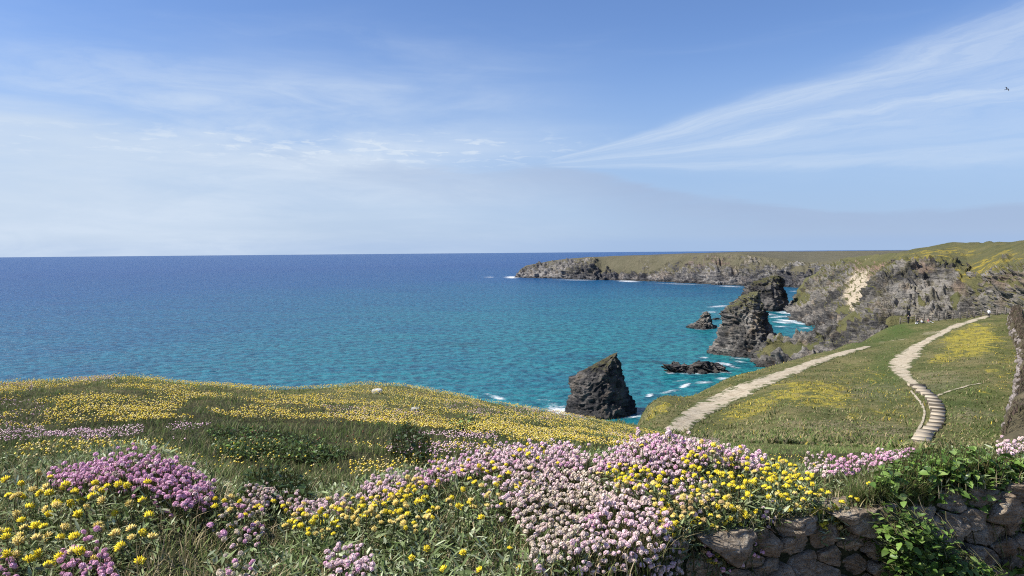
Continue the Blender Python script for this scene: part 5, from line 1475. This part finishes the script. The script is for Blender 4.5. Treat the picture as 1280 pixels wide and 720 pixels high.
link('dead_stalks', raw_mesh('dead_stalks', hh[0], hh[1], dict(Col=hh[2]), smooth=False, mats=[GRASSM]), None, 'straw-coloured dead stalks poking out of the hedge', 'stalks', kind='stuff')
n = 5200      # dry tussock above the wall cleft
px = rng.uniform(1060, 1165, n * 2); py = rng.uniform(588, 628, n * 2)
Wp, ok = raycast(px, py, .03, 1.2, 12, 200); Wp = Wp[ok][:n]; n = len(Wp); Wp[:, 2] -= .03
c = pick(DRYG[:2] + GREENS[:4] + GREENS[:3] + [(.17, .21, .06)], n); hh = blades(Wp, rng.uniform(.03, .10, n), rng.uniform(.002, .004, n), rng.uniform(.1, .75, n), rng.uniform(0, 6.28, n), c, 3, c * 1.2)
link('dry_grass_tussock', raw_mesh('dry_grass_tussock', hh[0], hh[1], dict(Col=hh[2]), smooth=False, mats=[GRASSM]), None, 'straw-green grass tussock above the cleft in the wall', 'grass', kind='stuff')

# ------------------------------------------------------------------ stone wall
m_, k = mat('wall_stone')
p = k.n('ShaderNodeTexCoord').outputs['Object']
oi = k.n('ShaderNodeObjectInfo').outputs['Random']
pw = k.pos()
n1 = k.noise(pw, 9, 5, .6); n2 = k.noise(k.mapping(pw, (14, 14, 60), (R(12), 0, R(8))), 1.0, 6, .68, .5); n3 = k.noise(pw, 110, 4, .65)
c = k.ramp(k.m('ADD', k.m('MULTIPLY', n1, .5), k.m('MULTIPLY', n2, .5)), [(.32, (.145, .112, .078)), (.50, (.345, .277, .200)), (.66, (.58, .50, .385))])
c = k.mix(k.ss(oi, .2, .9, 0, .65), c, k.mix(1.0, c, (.72, .66, .60), 'MULTIPLY'))
c = k.mix(k.ss(k.noise(pw, 26, 6, .75), .54, .64, 0, .75), c, (.44, .41, .34))
c = k.mix(k.ss(n3, .54, .66, 0, .6), c, (.06, .05, .04))
c = k.mix(k.ss(k.noise(pw, 5, 3, .6), .60, .74, 0, .5), c, (.23, .14, .08))
finish(k, c, .92, k.m('ADD', k.m('MULTIPLY', n2, 1.2), k.m('ADD', n1, k.m('MULTIPLY', n3, .35))), 1.0, .03, .15)
WSTONE = m_
m_, k = mat('wall_core')
finish(k, (0.035, 0.03, 0.024), .95, spec=.05)
WCORE = m_
wdir = np.array([1.0, .38, 0]) / math.hypot(1, .38); wnrm = np.array([.38, -1.0, 0]) / math.hypot(1, .38)
W0 = np.array([.47, 2.1, CAMZ])
def wall_pt(u, v, o_=0.0): return W0 + wdir * u + np.array([0, 0, v]) + wnrm * o_
def clip_poly(poly, nx, ny, d):
    out_ = []
    for i in range(len(poly)):
        a, b_ = poly[i], poly[(i + 1) % len(poly)]
        da, db = a[0] * nx + a[1] * ny - d, b_[0] * nx + b_[1] * ny - d
        if da <= 0: out_.append(a)
        if da * db < 0:
            t = da / (da - db); out_.append((a[0] + t * (b_[0] - a[0]), a[1] + t * (b_[1] - a[1])))
    return out_
def wall_uv(px, py):
    v = pdir(np.array([float(px)]), np.array([float(py)]))[0]
    t = (W0 - C0) @ wnrm / (v @ wnrm); q_ = C0 + v * t
    return ((q_ - W0) @ wdir, q_[2] - CAMZ)
seeds = [wall_uv(840 + a / 4.57, 620 + b_ / 4.57) for a, b_ in ((670, 165), (700, 280), (905, 225), (535, 290), (465, 380), (745, 405), (935, 355), (1030, 290), (520, 430), (1050, 395), (1080, 150), (1035, 75), (220, 400), (1185, 430), (330, 300), (880, 440), (1150, 300), (600, 470), (420, 470))]
seeds += [wall_uv(1080 + a / 6, 600 + b_ / 6) for a, b_ in ((500, 360), (640, 340), (430, 290), (790, 270), (860, 150), (1020, 240), (1130, 330), (850, 420), (970, 410), (570, 440), (700, 470), (920, 590), (1110, 570), (800, 540), (1020, 500), (1170, 440), (720, 150), (620, 560), (1200, 220), (690, 620), (800, 660))]
ASP = 1.45
v_ = -1.06
row = 0
while v_ > -1.62:
    u_ = -.2 + rng.uniform(0, .1)
    while u_ < 2.75:
        seeds.append((u_ + rng.uniform(-.02, .02), v_ + rng.uniform(-.02, .02))); u_ += rng.uniform(.10, .20)
    v_ -= .095
for u_ in np.arange(1.46, 2.75, .11):
    for vv in np.arange(-.85, -1.05, -.075): seeds.append((u_ + rng.uniform(-.03, .03), vv + rng.uniform(-.02, .02)))
for u_ in np.arange(-.5, .02, .13):
    for vv in np.arange(-.90, -1.6, -.09): seeds.append((u_ + rng.uniform(-.03, .03), vv + rng.uniform(-.02, .02)))
S2 = []
for a, b_ in seeds:
    if all(math.hypot(a - c, (b_ - d_) * ASP) > .05 for c, d_ in S2): S2.append((a, b_))
seeds = S2
wall = link('dry_stone_wall', None, None, 'rough grey dry-stone wall retaining the flowery hedge bank', 'wall', loc=wall_pt(0.6, -1.62))
WL = np.array(wall.location)
uu = np.linspace(-1.5, 2.9, 60)
top_ = np.array([min(-.86, float(g(*wall_pt(a, 0)[:2] + [0, .04])) - CAMZ - .02) for a in uu])
V = np.stack([np.stack([wall_pt(a, t, -.035) for a, t in zip(uu, top_)]), np.stack([wall_pt(a, -1.66, -.03) for a in uu])], 1) - WL
link('earth_core', raw_mesh('earth_core', V, grid_faces(60, 2), mats=[WCORE]), wall)
nst = 0
for i, (a, b_) in enumerate(seeds):
    poly = [(a - .16, b_ - .10), (a + .16, b_ - .10), (a + .16, b_ + .10), (a - .16, b_ + .10)]
    tv = float(np.interp(a, uu, top_)) + .035
    poly = clip_poly(poly, 0, 1, tv)
    for j, (c, d_) in enumerate(seeds):
        if i == j or abs(c - a) > .4 or abs(d_ - b_) > .3: continue
        nx, ny = c - a, (d_ - b_) * ASP * ASP
        L = math.hypot(nx, ny); nx /= L; ny /= L
        poly = clip_poly(poly, nx, ny, nx * (a + c) / 2 + ny * (b_ + d_) / 2)
        if len(poly) < 3: break
    if len(poly) < 3: continue
    pl = np.array(poly); cen = pl.mean(0)
    if b_ > tv or np.ptp(pl[:, 0]) < .025 or np.ptp(pl[:, 1]) < .02: continue
    # resample the outline, round it, wobble it
    m = 40
    cl = np.vstack([pl, pl[:1]]); sg = np.concatenate([[0], np.cumsum(np.linalg.norm(np.diff(cl, axis=0), axis=1))])
    tt = np.linspace(0, sg[-1], m, endpoint=False)
    ol = np.stack([np.interp(tt, sg, cl[:, 0]), np.interp(tt, sg, cl[:, 1])], 1)
    ol = .5 * ol + .25 * (np.roll(ol, 1, 0) + np.roll(ol, -1, 0))
    proud = rng.uniform(-.022, .034)
    pls = [(rng.normal() * .30, rng.normal() * .42, rng.uniform(.012, .026)) for _ in range(4)]
    rings = []
    for sc_, dep in ((.90, -.11), (.93, -.02), (.93, .004), (.905, .014), (.84, .02), (.68, .03), (.48, .03), (.25, .03)):
        q_ = cen + (ol - cen) * sc_
        dx_, dv_ = q_[:, 0] - cen[0], q_[:, 1] - cen[1]
        lim = np.min([c_ + dx_ * ax_ + dv_ * ay_ for ax_, ay_, c_ in pls], axis=0)
        dd = np.full(m, dep) if dep < 0 else np.minimum(dep, lim)
        dd = dd + proud * (dep > -.05)
        w3 = np.array([wall_pt(*e) for e in q_]) + wnrm * dd[:, None]
        nz_ = fbm(w3 * 18, 3) * .010 + ridged(w3 * [22, 22, 85], 3) * .0055
        w3 = w3 + wnrm * (nz_ * (dep > -.05))[:, None] + wdir * (fbm(w3 * 24 + 9, 2) * .005)[:, None]
        w3[:, 2] += fbm(w3 * 24 + 30, 2) * .005
        rings.append(w3)
    nr_ = len(rings)
    V = np.concatenate(rings); V = np.vstack([V, rings[-1].mean(0), rings[0].mean(0)])
    f = [tuple(q_) for q_ in grid_faces(nr_, m, True)[:, ::-1]]
    f += [((nr_ - 1) * m + q_, (nr_ - 1) * m + (q_ + 1) % m, nr_ * m) for q_ in range(m)]
    c3 = V[:-2].mean(0)
    o = link('stone', raw_mesh('stone', V - c3, f, smooth=False, mats=[WSTONE]), wall); o.location = c3 - WL
    nst += 1
print('stones', nst, 'objects', len(bpy.data.objects), 'time', round(time.time() - T0, 1))
